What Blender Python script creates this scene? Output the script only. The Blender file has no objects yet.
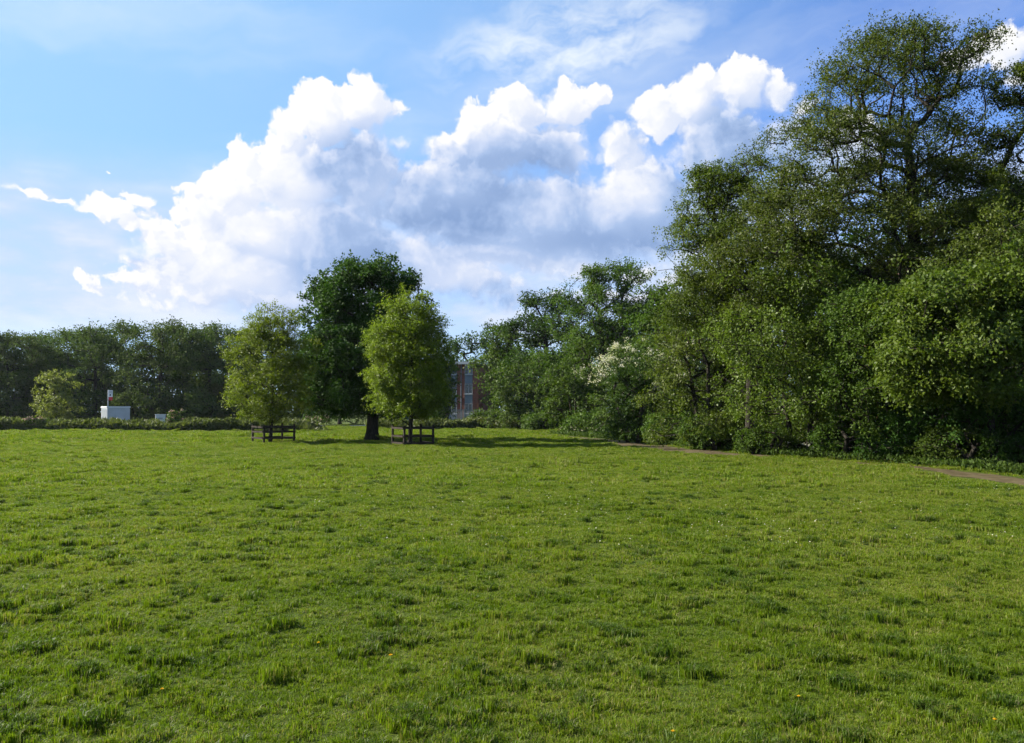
import bpy, math
import numpy as np
F = 800.0; PITCH = math.atan(40.5/800.0); EYE = 1.7
SUN_AZ, SUN_EL = -78.0, 33.0
STRENGTH = 0.055
SUN_E = 5.0
EXPOSURE = 1.45
HAZE = 0.00008

def pix_dir(px, py):
    u = (px-512)/F; v = (371.5-py)/F
    x, y, z = u, math.cos(PITCH)-v*math.sin(PITCH), math.sin(PITCH)+v*math.cos(PITCH)
    n = math.sqrt(x*x+y*y+z*z)
    return x/n, y/n, z/n

def az_el(px, py):
    x, y, z = pix_dir(px, py)
    return math.atan2(x, y)*8, math.asin(z)*8          # 1 unit = 0.125 rad

class NG:
    """short-hand for building node trees"""
    def __init__(s, tree): s.t = tree; s.n = tree.nodes; s.l = tree.links
    def node(s, kind, **kw):
        nd = s.n.new(kind)
        for k, v in kw.items(): setattr(nd, k, v)
        return nd
    def put(s, sock, v):
        if v is None: return
        if isinstance(v, bpy.types.NodeSocket): s.l.new(v, sock)
        else: sock.default_value = v
    def m(s, op, a, b=None, c=None, clamp=False):
        nd = s.node('ShaderNodeMath', operation=op, use_clamp=clamp)
        s.put(nd.inputs[0], a); s.put(nd.inputs[1], b); s.put(nd.inputs[2], c)
        return nd.outputs[0]
    def v(s, op, a, b=None, c=None):
        nd = s.node('ShaderNodeVectorMath', operation=op)
        s.put(nd.inputs[0], a); s.put(nd.inputs[1], b)
        if c is not None: s.put(nd.inputs[2], c)
        return nd.outputs['Value'] if op in ('LENGTH', 'DOT_PRODUCT', 'DISTANCE') else nd.outputs['Vector']
    def mix(s, f, a, b, blend='MIX'):
        nd = s.node('ShaderNodeMix', data_type='RGBA', blend_type=blend)
        s.put(nd.inputs[0], f); s.put(nd.inputs[6], a); s.put(nd.inputs[7], b)
        return nd.outputs[2]
    def rng(s, x, a, b, c=0.0, d=1.0, smooth=True):
        nd = s.node('ShaderNodeMapRange', interpolation_type='SMOOTHSTEP' if smooth else 'LINEAR')
        s.put(nd.inputs[0], x); s.put(nd.inputs[1], a); s.put(nd.inputs[2], b); s.put(nd.inputs[3], c); s.put(nd.inputs[4], d)
        return nd.outputs[0]
    def noise(s, vec, scale, detail=4, rough=0.5, lac=2.0, w=None):
        nd = s.node('ShaderNodeTexNoise')
        s.put(nd.inputs['Vector'], vec); nd.inputs['Scale'].default_value = scale
        nd.inputs['Detail'].default_value = detail; nd.inputs['Roughness'].default_value = rough; nd.inputs['Lacunarity'].default_value = lac
        return nd.outputs['Fac'], nd.outputs['Color']
    def comb(s, x, y, z=0.0):
        nd = s.node('ShaderNodeCombineXYZ'); s.put(nd.inputs[0], x); s.put(nd.inputs[1], y); s.put(nd.inputs[2], z)
        return nd.outputs[0]

CUMULUS = [  # pixel centre and half axes of each heap in the clouds
 (364,106,38,31),(322,118,36,34),(283,132,24,24),(248,152,22,20),(238,186,40,36),(300,180,60,52),(362,175,52,56),(205,212,36,30),
 (165,242,40,24),(262,240,72,50),(335,238,80,50),(150,282,44,14),(178,268,30,16),(225,288,75,28),(330,285,70,25),
 (440,146,34,14),(478,122,30,22),(522,108,36,28),(566,104,34,24),(594,98,15,15),(500,150,74,40),(452,190,90,44),(558,150,40,40),
 (622,146,30,28),(660,112,36,28),(702,98,36,32),(742,84,36,32),(776,92,22,22),(640,190,54,44),(722,150,64,54),(690,208,64,46),(802,106,16,16),(790,150,40,44),(815,185,50,50),(850,150,40,40),
 (560,218,130,34),(462,228,90,26),(668,240,66,26),
 (480,282,64,20),(585,266,48,20),(640,272,40,18),(430,244,26,12),(395,285,50,20),(690,285,60,24),(560,300,120,16),
 (20,191,40,4.5),(60,200,26,4.5),(112,208,40,13),(132,198,22,9),(182,183,24,6),(150,222,40,12),
 (1005,44,44,22),(960,60,30,14),(1060,70,60,40),(104,174,5,2.5),(84,283,20,9),(98,292,14,6),
 (300,300,170,26),(545,222,165,58),(240,265,120,46),(420,262,120,40),(420,200,60,40),(620,215,110,50),(730,220,50,60),(500,250,150,30),(640,300,140,22),(400,140,20,8)]
SHADE = [(465,205,90,40),(590,226,95,26),(690,190,45,46),(662,246,62,16),(545,165,40,30),(350,165,40,34),(740,150,36,50),(480,160,60,24),(360,250,60,30),(520,300,90,12),(700,245,50,40),(790,160,40,40),(60,250,70,20),(440,215,50,30)]
BRIGHT = [(350,100,50,16),(300,110,40,16),(250,170,40,30),(190,240,60,30),(300,195,25,20),(225,280,60,25),(480,125,50,14),(560,100,50,14),(600,150,30,30),(625,190,34,36),(660,120,30,18),(745,80,40,18),(700,100,30,14),(550,195,12,20),(590,260,60,14),(470,280,40,12),(420,240,30,14),(270,220,50,30),(110,208,40,12),(700,215,20,14),(790,100,18,20),(640,275,40,14),(400,190,20,8)]

def lobes_node(g, P, data, sm, gain=1.0):
    out = None
    for (cx, cy, rx, ry) in data:
        a, e = az_el(cx, cy)
        a2, _ = az_el(cx+rx, cy); _, e2 = az_el(cx, cy-ry)
        ix, iy = 1/max(1e-4, a2-a), 1/max(1e-4, e2-e)
        q = g.v('MULTIPLY_ADD', P, (ix, iy, 0), (-a*ix, -e*iy, 0))
        ln = g.v('LENGTH', q)
        s = min(rx, ry)/30.0
        # height of a dome of this size: s*(1-len)
        hgt = g.m('MULTIPLY_ADD', ln, -(s**0.6), s**0.6)
        out = hgt if out is None else g.m('SMOOTH_MAX', out, hgt, sm)
    return out

def cloud_group():
    t = bpy.data.node_groups.new('cloud heaps', 'ShaderNodeTree')
    t.interface.new_socket('P', in_out='INPUT', socket_type='NodeSocketVector')
    t.interface.new_socket('H', in_out='OUTPUT', socket_type='NodeSocketFloat')
    t.interface.new_socket('N', in_out='OUTPUT', socket_type='NodeSocketFloat')
    g = NG(t); gi = g.node('NodeGroupInput'); go = g.node('NodeGroupOutput')
    P = gi.outputs[0]
    # warp the outlines with two sizes of turbulence
    w1 = g.v('SUBTRACT', g.noise(P, 1.6, 3, 0.55)[1], (0.5, 0.5, 0.5))
    P1 = g.v('MULTIPLY_ADD', w1, (0.42, 0.36, 0), P)
    w2 = g.v('SUBTRACT', g.noise(P, 7.0, 5, 0.6)[1], (0.5, 0.5, 0.5))
    P1 = g.v('MULTIPLY_ADD', w2, (0.14, 0.12, 0), P1)
    H = lobes_node(g, P1, CUMULUS, 0.12)
    # billows: inverted cell distance gives rounded heaps with creases between them
    vo = g.node('ShaderNodeTexVoronoi', feature='SMOOTH_F1', voronoi_dimensions='2D', normalize=False)
    g.put(vo.inputs['Vector'], P1); vo.inputs['Scale'].default_value = 6.5
    vo.inputs['Detail'].default_value = 4.0; vo.inputs['Roughness'].default_value = 0.5; vo.inputs['Smoothness'].default_value = 0.35
    bil = g.m('SUBTRACT', 0.55, vo.outputs['Distance'])
    fb = g.m('SUBTRACT', g.noise(P, 6.0, 7, 0.6)[0], 0.5)
    N = g.m('MULTIPLY_ADD', fb, 0.75, g.m('MULTIPLY', bil, 0.55))
    g.l.new(H, go.inputs['H']); g.l.new(N, go.inputs['N'])
    return t

def build_world():
    w = bpy.data.worlds.new('World'); bpy.context.scene.world = w
    w.use_nodes = True
    t = w.node_tree; t.nodes.clear(); g = NG(t)
    out = g.node('ShaderNodeOutputWorld')
    sky = g.node('ShaderNodeTexSky', sky_type='NISHITA', sun_disc=False)
    sky.sun_elevation = math.radians(SUN_EL); sky.sun_rotation = math.radians(SUN_AZ)
    sky.altitude = 60; sky.air_density = 1.0; sky.dust_density = 0.6; sky.ozone_density = 2.2
    tc = g.node('ShaderNodeTexCoord'); d = g.v('NORMALIZE', tc.outputs['Generated'])
    sp = g.node('ShaderNodeSeparateXYZ'); g.put(sp.inputs[0], d)
    az = g.m('MULTIPLY', g.m('ARCTAN2', sp.outputs[0], sp.outputs[1]), 8.0)
    el = g.m('MULTIPLY', g.m('ARCSINE', sp.outputs[2]), 8.0)
    P = g.comb(az, el, 0.0)
    grp = cloud_group()
    def field(p):
        nd = g.node('ShaderNodeGroup'); nd.node_tree = grp; g.put(nd.inputs[0], p)
        return nd.outputs['H'], nd.outputs['N']
    H, N = field(P)
    H2, N2 = field(g.v('ADD', P, (-0.10, 0.085, 0)))        # a step towards the sun
    H3 = lobes_node(g, g.v('MULTIPLY_ADD', g.v('SUBTRACT', g.noise(P, 1.6, 3, 0.55)[1], (0.5,)*3), (0.42, 0.36, 0), g.v('ADD', P, (-0.34, 0.34, 0))), CUMULUS, 0.2)
    dens = g.m('MULTIPLY_ADD', N, 0.50, H)
    # edges are crisp on the sunny upper side of a heap and frayed elsewhere
    slope = g.m('MULTIPLY_ADD', g.m('SUBTRACT', N, N2), 1.3, g.m('MULTIPLY', g.m('SUBTRACT', H, H2), 1.6))
    slope = g.m('MAXIMUM', slope, -0.16)
    body = g.m('SUBTRACT', H, H3)
    soft = g.rng(body, -0.15, 0.5, 0.55, 0.09)
    soft = g.m('MAXIMUM', soft, g.rng(g.noise(P, 1.9, 3)[0], 0.48, 0.66, 0.05, 0.5))
    cover = g.rng(dens, -0.05, soft)
    rim = g.rng(dens, 0.0, 0.7, 0.26, 0.0)
    calm = g.rng(dens, 0.05, 0.80, 1.0, 0.20)
    W = g.v('SUBTRACT', g.noise(P, 1.6, 3, 0.5)[1], (0.5,)*3)
    dk = lobes_node(g, g.v('MULTIPLY_ADD', W, (0.50, 0.30, 0), P), SHADE, 0.35)
    dark = g.rng(dk, -0.75, 0.95)
    lt = lobes_node(g, g.v('MULTIPLY_ADD', W, (0.75, 0.6, 0), P), BRIGHT, 0.1)
    bright = g.rng(lt, -0.45, 0.7)
    light = g.m('ADD', g.m('MULTIPLY_ADD', slope, calm, 0.47), g.m('MULTIPLY_ADD', body, 0.20, rim))
    light = g.m('SUBTRACT', light, g.m('MULTIPLY', dark, 0.42))
    light = g.m('ADD', light, g.m('MULTIPLY', bright, 0.25))
    # the clouds towards the sun (left) glow more
    light = g.m('ADD', light, g.rng(az, -5.0, 0.5, 0.12, 0.0))
    def cloud_colour(x):
        ramp = g.node('ShaderNodeValToRGB'); cr = ramp.color_ramp
        cr.elements[0].position = 0.0; cr.elements[0].color = (0.25, 0.38, 0.66, 1)
        cr.elements[1].position = 1.0; cr.elements[1].color = (1.0, 1.0, 1.0, 1)
        for p, c in ((0.25, (0.40, 0.54, 0.82, 1)), (0.48, (0.61, 0.71, 0.93, 1)), (0.74, (0.84, 0.88, 0.98, 1))):
            e = cr.elements.new(p); e.color = c
        g.put(ramp.inputs[0], x)
        return g.mix(1.0, ramp.outputs[0], (6.9, 6.85, 6.8, 1), 'MULTIPLY')
    cl = cloud_colour(g.m('MULTIPLY', light, 0.84))
    # the clear sky: bluer high on the right, milky towards the sun on the left and low down
    blue = g.mix(1.0, sky.outputs[0], (0.80, 1.08, 1.62, 1), 'MULTIPLY')
    sa, se = math.radians(SUN_AZ), math.radians(SUN_EL)
    cs = g.v('DOT_PRODUCT', d, (math.sin(sa)*math.cos(se), math.cos(sa)*math.cos(se), math.sin(se)))
    glow = g.m('POWER', g.rng(cs, 0.05, 0.95, 0.0, 1.0, False), 0.8)
    milk = g.m('MAXIMUM', g.m('MULTIPLY', glow, 1.0), g.rng(el, -0.2, 2.6, 0.72, 0.0))
    blue = g.mix(milk, blue, g.mix(g.rng(el, 0.2, 2.4), (3.9, 5.3, 6.6, 1), (2.65, 4.65, 6.6, 1)))
    # high thin cloud, drawn out in streaks
    a0, e0 = az_el(570, 45); a1, e1 = az_el(700, 8)
    ang = math.atan2(e1-e0, a1-a0)
    vr = g.node('ShaderNodeVectorRotate', rotation_type='Z_AXIS'); g.put(vr.inputs['Vector'], g.v('SUBTRACT', P, (a0, e0, 0))); vr.inputs['Angle'].default_value = -ang*0.7
    ql = vr.outputs[0]
    wv = g.v('MULTIPLY_ADD', g.v('SUBTRACT', g.noise(ql, 2.0, 4)[1], (0.5,)*3), (0.5, 0.4, 0), ql)
    ell = g.v('LENGTH', g.v('MULTIPLY', wv, (0.60, 1.9, 0)))
    strk = g.noise(g.v('MULTIPLY', wv, (0.9, 2.2, 1)), 1.5, 9, 0.6)[0]
    cir = g.m('MULTIPLY', g.rng(ell, 0.25, 1.25, 1.0, 0.0), g.rng(strk, 0.28, 0.72))
    wide = g.m('MULTIPLY', g.rng(g.noise(g.v('MULTIPLY', wv, (0.22, 1.1, 1)), 0.8, 8, 0.55)[0], 0.45, 0.8), 0.5)
    cir = g.m('MAXIMUM', g.m('MULTIPLY', cir, 0.95), wide)
    cirw = g.mix(cir, blue, (6.0, 6.5, 7.0, 1))
    vn = g.noise(g.v('MULTIPLY', P, (0.55, 1.5, 1)), 1.3, 6, 0.55)[0]
    vz = g.m('MULTIPLY', g.rng(el, 0.3, 1.0), g.rng(el, 1.7, 2.5, 1.0, 0.0))
    veil = g.m('MULTIPLY', vz, g.rng(vn, 0.30, 0.62, 0.35, 1.0))
    cirw = g.mix(veil, cirw, g.mix(g.rng(vn, 0.42, 0.7), (4.0, 4.9, 6.6, 1), (5.6, 6.0, 6.8, 1)))
    framed = g.mix(cover, cirw, cl)
    # the rest of the sky: scattered fair-weather cloud
    gn = g.noise(g.v('MULTIPLY', P, (0.5, 1.0, 1)), 0.55, 6, 0.58)[0]
    away = g.rng(g.m('ABSOLUTE', az), 5.4, 7.2)
    gcov = g.m('MULTIPLY', g.rng(gn, 0.52, 0.62), away)
    rest = g.mix(gcov, blue, cloud_colour(g.rng(gn, 0.54, 0.8, 0.95, 0.35)))
    low = g.m('LESS_THAN', sp.outputs[2], -0.02)
    inside = g.m('MULTIPLY', g.m('LESS_THAN', g.m('ABSOLUTE', az), 6.4), g.m('COMPARE', el, 2.3, 2.5))
    inside = g.m('MULTIPLY', inside, g.m('SUBTRACT', 1.0, low))
    bgs = []
    for c in (framed, rest):
        b = g.node('ShaderNodeBackground'); b.inputs['Strength'].default_value = STRENGTH
        g.put(b.inputs['Color'], c); bgs.append(b)
    ms = g.node('ShaderNodeMixShader'); g.put(ms.inputs[0], inside)
    g.l.new(bgs[1].outputs[0], ms.inputs[1]); g.l.new(bgs[0].outputs[0], ms.inputs[2])
    g.l.new(ms.outputs[0], out.inputs['Surface'])
    w.cycles.sampling_method = 'MANUAL'; w.cycles.sample_map_resolution = 512
import random
RNG = np.random.default_rng(7); random.seed(7)
SC = bpy.context.scene; COL = SC.collection

# ------------------------------------------------------------------ helpers
def pt(px, py, d):
    x, y, z = pix_dir(px, py); t = d/y
    return np.array((x*t, d, EYE+z*t))

def gx(px, d): return (px-512)/F*d*1.0

_hw = [(0.9+0.35*i, a, p) for i, (a, p) in enumerate(zip(np.random.default_rng(3).uniform(0, 6.28, 14), np.random.default_rng(4).uniform(0, 6.28, 14)))]
def height(x, y):
    x = np.asarray(x, float); y = np.asarray(y, float); h = 0*x
    for i, (k, a, p) in enumerate(_hw):
        h = h+0.016/(k**0.9)*np.sin(k*(x*math.cos(a)+y*math.sin(a))+p+1.3*np.sin(0.3*x+0.22*y+i))
    h = h+0.05*np.sin(x*0.07+1.0)*np.sin(y*0.06+0.4)*np.clip(y/20, 0, 1)
    return h*np.clip(2.0-np.hypot(x, y-40)/120, 0, 1)
def gz(x, y): return float(height(x, y))

def mesh_obj(name, verts, faces, mat, parent=None, smooth=False):
    me = bpy.data.meshes.new(name)
    verts = np.ascontiguousarray(verts, np.float32).reshape(-1, 3); faces = np.ascontiguousarray(faces, np.int32)
    nf, k = faces.shape
    me.vertices.add(len(verts)); me.vertices.foreach_set('co', verts.ravel())
    me.loops.add(nf*k); me.loops.foreach_set('vertex_index', faces.ravel())
    me.polygons.add(nf); me.polygons.foreach_set('loop_start', np.arange(0, nf*k, k, dtype=np.int32))
    if smooth: me.polygons.foreach_set('use_smooth', np.ones(nf, bool))
    me.update(calc_edges=True)
    if mat: me.materials.append(mat)
    o = bpy.data.objects.new(name, me); COL.objects.link(o)
    if parent: o.parent = parent
    return o

class MB:
    """collects boxes, bars and tubes into one mesh"""
    def __init__(s): s.v = []; s.f = []
    def box(s, x0, x1, y0, y1, z0, z1, bev=0.0):
        import bmesh
        b = len(s.v)
        s.v += [(x, y, z) for z in (z0, z1) for (x, y) in ((x0, y0), (x1, y0), (x1, y1), (x0, y1))]
        s.f += [(b, b+3, b+2, b+1), (b+4, b+5, b+6, b+7)]+[(b+i, b+(i+1) % 4, b+4+(i+1) % 4, b+4+i) for i in range(4)]
        return s
    def bar(s, p, q, w, h=None, up=(0, 0, 1)):
        p, q = np.array(p, float), np.array(q, float); h = h or w
        d = (q-p)/np.linalg.norm(q-p); u = np.array(up, float)
        if abs(d@u) > 0.95: u = np.array((0, 1, 0.))
        a = np.cross(d, u); a /= np.linalg.norm(a); c = np.cross(a, d)
        b = len(s.v)
        for e in (p, q):
            s.v += [tuple(e+a*i*w/2+c*j*h/2) for i, j in ((-1, -1), (1, -1), (1, 1), (-1, 1))]
        s.f += [(b, b+3, b+2, b+1), (b+4, b+5, b+6, b+7)]+[(b+i, b+(i+1) % 4, b+4+(i+1) % 4, b+4+i) for i in range(4)]
        return s
    def tube(s, p, q, r0, r1=None, k=10):
        r1 = r0 if r1 is None else r1
        p, q = np.array(p, float), np.array(q, float); d = (q-p)/np.linalg.norm(q-p)
        u = np.array((0, 0, 1.)) if abs(d[2]) < 0.9 else np.array((1., 0, 0))
        a = np.cross(d, u); a /= np.linalg.norm(a); c = np.cross(a, d); b = len(s.v)
        for e, r in ((p, r0), (q, r1)):
            s.v += [tuple(e+r*(a*math.cos(t)+c*math.sin(t))) for t in np.arange(k)*2*math.pi/k]
        s.f += [(b+i, b+(i+1) % k, b+k+(i+1) % k, b+k+i) for i in range(k)]
        s.f += [tuple(b+k+i for i in range(k)), tuple(b+k-1-i for i in range(k))]
        return s
    def build(s, name, mat, parent=None, bevel=0.0, label=None):
        me = bpy.data.meshes.new(name); me.from_pydata(s.v, [], s.f); me.update()
        me.materials.append(mat)
        if bevel:
            import bmesh
            bm = bmesh.new(); bm.from_mesh(me)
            bmesh.ops.bevel(bm, geom=bm.edges[:], offset=bevel, segments=1, affect='EDGES')
            bm.to_mesh(me); bm.free()
        o = bpy.data.objects.new(name, me); COL.objects.link(o)
        if parent: o.parent = parent
        if label: o['label'] = label
        return o

def tag(o, label=None, cat=None, group=None, kind=None):
    if label: o['label'] = label
    if cat: o['category'] = cat
    if group: o['group'] = group
    if kind: o['kind'] = kind
    return o

def empty(name, loc, rz=0.0):
    o = bpy.data.objects.new(name, None); COL.objects.link(o)
    o.location = loc; o.rotation_euler = (0, 0, rz); o.empty_display_size = 0.3
    return o

# ------------------------------------------------------------------ materials
def material(name):
    m = bpy.data.materials.new(name); m.use_nodes = True
    t = m.node_tree; t.nodes.clear(); g = NG(t)
    out = g.node('ShaderNodeOutputMaterial')
    return m, g, out

def principled(g, out, col, rough=0.7, spec=0.3, metal=0.0, bump=None):
    p = g.node('ShaderNodeBsdfPrincipled')
    g.put(p.inputs['Base Color'], col); p.inputs['Roughness'].default_value = rough
    p.inputs['Specular IOR Level'].default_value = spec; p.inputs['Metallic'].default_value = metal
    if bump is not None: g.put(p.inputs['Normal'], bump)
    g.l.new(p.outputs[0], out.inputs['Surface'])
    return p

def bump(g, h, dist, strength=0.6):
    b = g.node('ShaderNodeBump'); g.put(b.inputs['Height'], h); b.inputs['Distance'].default_value = dist; b.inputs['Strength'].default_value = strength
    return b.outputs[0]

def rgb(c): return (c[0]*0.84, c[1]*0.84, c[2]*0.84, 1)

def leaf_mat(name, c0, c1, trans=0.30, gloss=0.35, rough=0.5):
    """each leaf its own tone between c0 and c1; light passes through"""
    m, g, out = material(name)
    geo = g.node('ShaderNodeNewGeometry'); oi = g.node('ShaderNodeObjectInfo')
    tc = g.node('ShaderNodeTexCoord')
    big = g.noise(tc.outputs['Object'], 0.45, 2)[0]
    f = g.m('MULTIPLY_ADD', geo.outputs['Random Per Island'], 0.7, g.rng(big, 0.35, 0.65, 0.0, 0.3))
    c = g.mix(f, rgb(c0), rgb(c1))
    hs = g.node('ShaderNodeHueSaturation'); g.put(hs.inputs['Color'], c)
    g.put(hs.inputs['Value'], g.rng(oi.outputs['Random'], 0, 1, 0.86, 1.16, False))
    g.put(hs.inputs['Hue'], g.rng(oi.outputs['Random'], 0, 1, 0.488, 0.507, False))
    c = hs.outputs[0]
    p = g.node('ShaderNodeBsdfPrincipled'); g.put(p.inputs['Base Color'], c)
    p.inputs['Roughness'].default_value = rough; p.inputs['Specular IOR Level'].default_value = gloss
    tr = g.node('ShaderNodeBsdfTranslucent')
    g.put(tr.inputs['Color'], g.mix(1.0, c, (1.35, 1.5, 0.7, 1), 'MULTIPLY'))
    ms = g.node('ShaderNodeMixShader'); ms.inputs[0].default_value = trans
    g.l.new(p.outputs[0], ms.inputs[1]); g.l.new(tr.outputs[0], ms.inputs[2]); g.l.new(ms.outputs[0], out.inputs['Surface'])
    return m

def bark_mat(name, c0, c1):
    m, g, out = material(name)
    tc = g.node('ShaderNodeTexCoord')
    n = g.noise(g.v('MULTIPLY', tc.outputs['Object'], (6, 6, 1.4)), 2.5, 6, 0.65)[0]
    c = g.mix(g.rng(n, 0.35, 0.68), rgb(c0), rgb(c1))
    principled(g, out, c, 0.9, 0.15, bump=bump(g, n, 0.04, 0.9))
    return m

BARK = bark_mat('bark', (0.018, 0.015, 0.011), (0.050, 0.042, 0.032))
BARK_PALE = bark_mat('bark pale', (0.06, 0.055, 0.045), (0.16, 0.15, 0.125))
ALDER = leaf_mat('leaves alder', (0.042, 0.073, 0.007), (0.102, 0.132, 0.017), 0.32, 0.16)
WILLOW = leaf_mat('leaves willow', (0.053, 0.090, 0.008), (0.122, 0.158, 0.020), 0.34, 0.20)
DARKLEAF = leaf_mat('leaves dark', (0.022, 0.058, 0.009), (0.055, 0.105, 0.014), 0.24, 0.08, 0.62)
YOUNG = leaf_mat('leaves young', (0.090, 0.145, 0.009), (0.180, 0.230, 0.022), 0.42, 0.18)
FAR = leaf_mat('leaves far', (0.040, 0.074, 0.016), (0.090, 0.126, 0.028), 0.26, 0.06, 0.65)
MIDLEAF = leaf_mat('leaves mid', (0.036, 0.076, 0.009), (0.088, 0.132, 0.018), 0.30, 0.11, 0.58)
SHRUB = leaf_mat('leaves shrub', (0.042, 0.088, 0.011), (0.095, 0.145, 0.022), 0.30, 0.14, 0.55)
PALE = leaf_mat('leaves pale', (0.130, 0.165, 0.026), (0.230, 0.260, 0.060), 0.40, 0.18)
BLOSSOM = leaf_mat('blossom white', (0.50, 0.47, 0.38), (0.70, 0.68, 0.58), 0.25, 0.2)
PINK = leaf_mat('blossom pink', (0.30, 0.14, 0.18), (0.45, 0.26, 0.30), 0.25, 0.2)

# ------------------------------------------------------------------ foliage and trees
def unit(a): return a/np.maximum(1e-9, np.linalg.norm(a, axis=-1, keepdims=True))

def leaf_quads(P, A, Nn, L, W, fold=0.25):
    """leaves as folded diamonds: base, side, tip, side"""
    A = unit(A); S = unit(np.cross(A, Nn)); U = np.cross(S, A)
    L = L[:, None]; W = W[:, None]
    b = P; t = P+A*L-U*L*0.12; m = P+A*L*0.45+U*W*fold
    v = np.stack([b, m+S*W*0.5, t, m-S*W*0.5], 1)
    return v.reshape(-1, 3), np.arange(len(P)*4, dtype=np.int32).reshape(-1, 4)

def sample_lobes(lobes, n, rng, shell=(0.45, 1.0), zmin=None, wob=0.16, bough=5):
    """leaf clusters gathered in boughs through the outer part of the ellipsoids"""
    B = sample_points(lobes, max(8, n//bough), rng, shell, zmin, wob)
    lb = np.array(lobes); s = np.median(lb[:, 3:6])*0.17
    k = rng.integers(0, len(B), n)
    p = B[k]+rng.normal(size=(n, 3))*s*np.array((1, 1, .55))
    if zmin is not None: p[:, 2] = np.where(p[:, 2] < zmin, zmin+rng.random(n)*.4, p[:, 2])
    return p

def sample_points(lobes, n, rng, shell=(0.45, 1.0), zmin=None, wob=0.16):
    lb = np.array(lobes, float); w = (lb[:, 3]*lb[:, 4]*lb[:, 5])**(2/3); w /= w.sum()
    out = []
    tries = 0
    while len(out) < n and tries < 40:
        tries += 1
        k = rng.choice(len(lb), n, p=w); d = unit(rng.normal(size=(n, 3)))
        f = shell[0]+(shell[1]-shell[0])*rng.random(n)**0.55
        f *= 1+wob*(np.sin(3.1*d[:, 0]+k)+np.sin(4.3*d[:, 1]+2*k)+np.sin(5.7*d[:, 2]+1.7*k)+rng.normal(size=n)*0.35)*0.6
        p = lb[k, :3]+d*f[:, None]*lb[k, 3:6]
        ok = np.ones(n, bool)
        for j in range(len(lb)):
            q = np.linalg.norm((p-lb[j, :3])/lb[j, 3:6], axis=1)
            ok &= ~((q < 0.5) & (j != k) & (rng.random(n) < 0.8))
        if zmin is not None: ok &= p[:, 2] > zmin
        out += list(p[ok])
    return np.array(out[:n])

def skeleton(trunk, clusters, rng, seg=0.5, up=0.8, wig=0.10):
    """joins every leaf cluster to the trunk by the cheapest curved limb; returns nodes, parents, radii weights"""
    cap = len(trunk)+len(clusters)*14+10
    X = np.zeros((cap, 3)); par = np.full(cap, -1); path = np.zeros(cap)
    n = len(trunk); X[:n] = trunk
    for i in range(1, n): par[i] = i-1; path[i] = path[i-1]+0.25*np.linalg.norm(trunk[i]-trunk[i-1])
    top = trunk[-1]
    ax = trunk[np.clip(np.searchsorted(trunk[:, 2], clusters[:, 2]), 0, n-1)]
    order = np.argsort(np.linalg.norm(clusters-ax, axis=1))
    leafnode = []
    for ci in order:
        c = clusters[ci]; D = c-X[:n]; dist = np.linalg.norm(D, axis=1)
        cost = dist+0.22*path[:n]+up*np.maximum(0, X[:n, 2]-c[2]+0.25*dist)
        cost[0] += 5
        j = int(np.argmin(cost)); a = X[j]; L = dist[j]; k = max(1, min(12, int(L/seg)))
        prev = j
        side = rng.normal(size=3)*wig*L; side[2] += 0.10*L
        for s in range(1, k+1):
            if n >= cap: break
            t = s/k
            X[n] = a+(c-a)*t+side*(t*(1-t)*2)+(rng.normal(size=3)*0.03*min(L, 1.5) if s < k else 0)
            par[n] = prev; path[n] = path[prev]+L/k; prev = n; n += 1
        leafnode.append(prev)
    return X[:n], par[:n], order, np.array(leafnode)

def radii(par, leafnode, n, r_base, r_tip=0.012, power=2.3):
    w = np.zeros(n); np.add.at(w, leafnode, 1.0)
    for i in range(n-1, 0, -1): w[par[i]] += w[i] if par[i] >= 0 else 0
    w = np.maximum(w, 0.4)
    r = (w/w[0])**(1/power)*r_base
    return np.maximum(r, r_tip)

def limb_mesh(X, par, R, flare=0.0, flare_h=0.6, rmin=0.0):
    V = []; Fc = []; base = 0
    z0 = X[0, 2]
    def rings(idx, k):
        nonlocal base
        if not len(idx): return
        p = X[par[idx]]; q = X[idx]; d = unit(q-p)
        r1 = R[idx]; r0 = np.minimum(R[par[idx]], r1*1.25)
        if flare:
            r0 = r0*(1+flare*np.exp(-np.maximum(0, p[:, 2]-z0)/flare_h*2)); r1 = r1*(1+flare*np.exp(-np.maximum(0, q[:, 2]-z0)/flare_h*2))
        ref = np.where(np.abs(d[:, 2:3]) < 0.9, np.array([[0, 0, 1.]]), np.array([[1., 0, 0]]))
        a = unit(np.cross(d, ref)); c = np.cross(a, d)
        th = np.arange(k)*2*math.pi/k
        circ = a[:, None]*np.cos(th)[None, :, None]+c[:, None]*np.sin(th)[None, :, None]
        lo = (p-d*0.15*r1[:, None])[:, None]+circ*r0[:, None, None]; hi = (q+d*0.15*r1[:, None])[:, None]+circ*r1[:, None, None]
        v = np.concatenate([lo, hi], 1).reshape(-1, 3)
        i0 = base+np.arange(len(idx))[:, None]*2*k; t = np.arange(k)[None]; t2 = (t+1) % k
        f = np.stack([i0+t, i0+t2, i0+k+t2, i0+k+t], -1).reshape(-1, 4)
        V.append(v); Fc.append(f); base += len(v)
    idx = np.arange(1, len(X)); idx = idx[(par[idx] >= 0) & (R[idx] >= rmin)]
    big = R[idx] > 0.05
    rings(idx[big], 9); rings(idx[~big], 4)
    return np.concatenate(V), np.concatenate(Fc)

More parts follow.
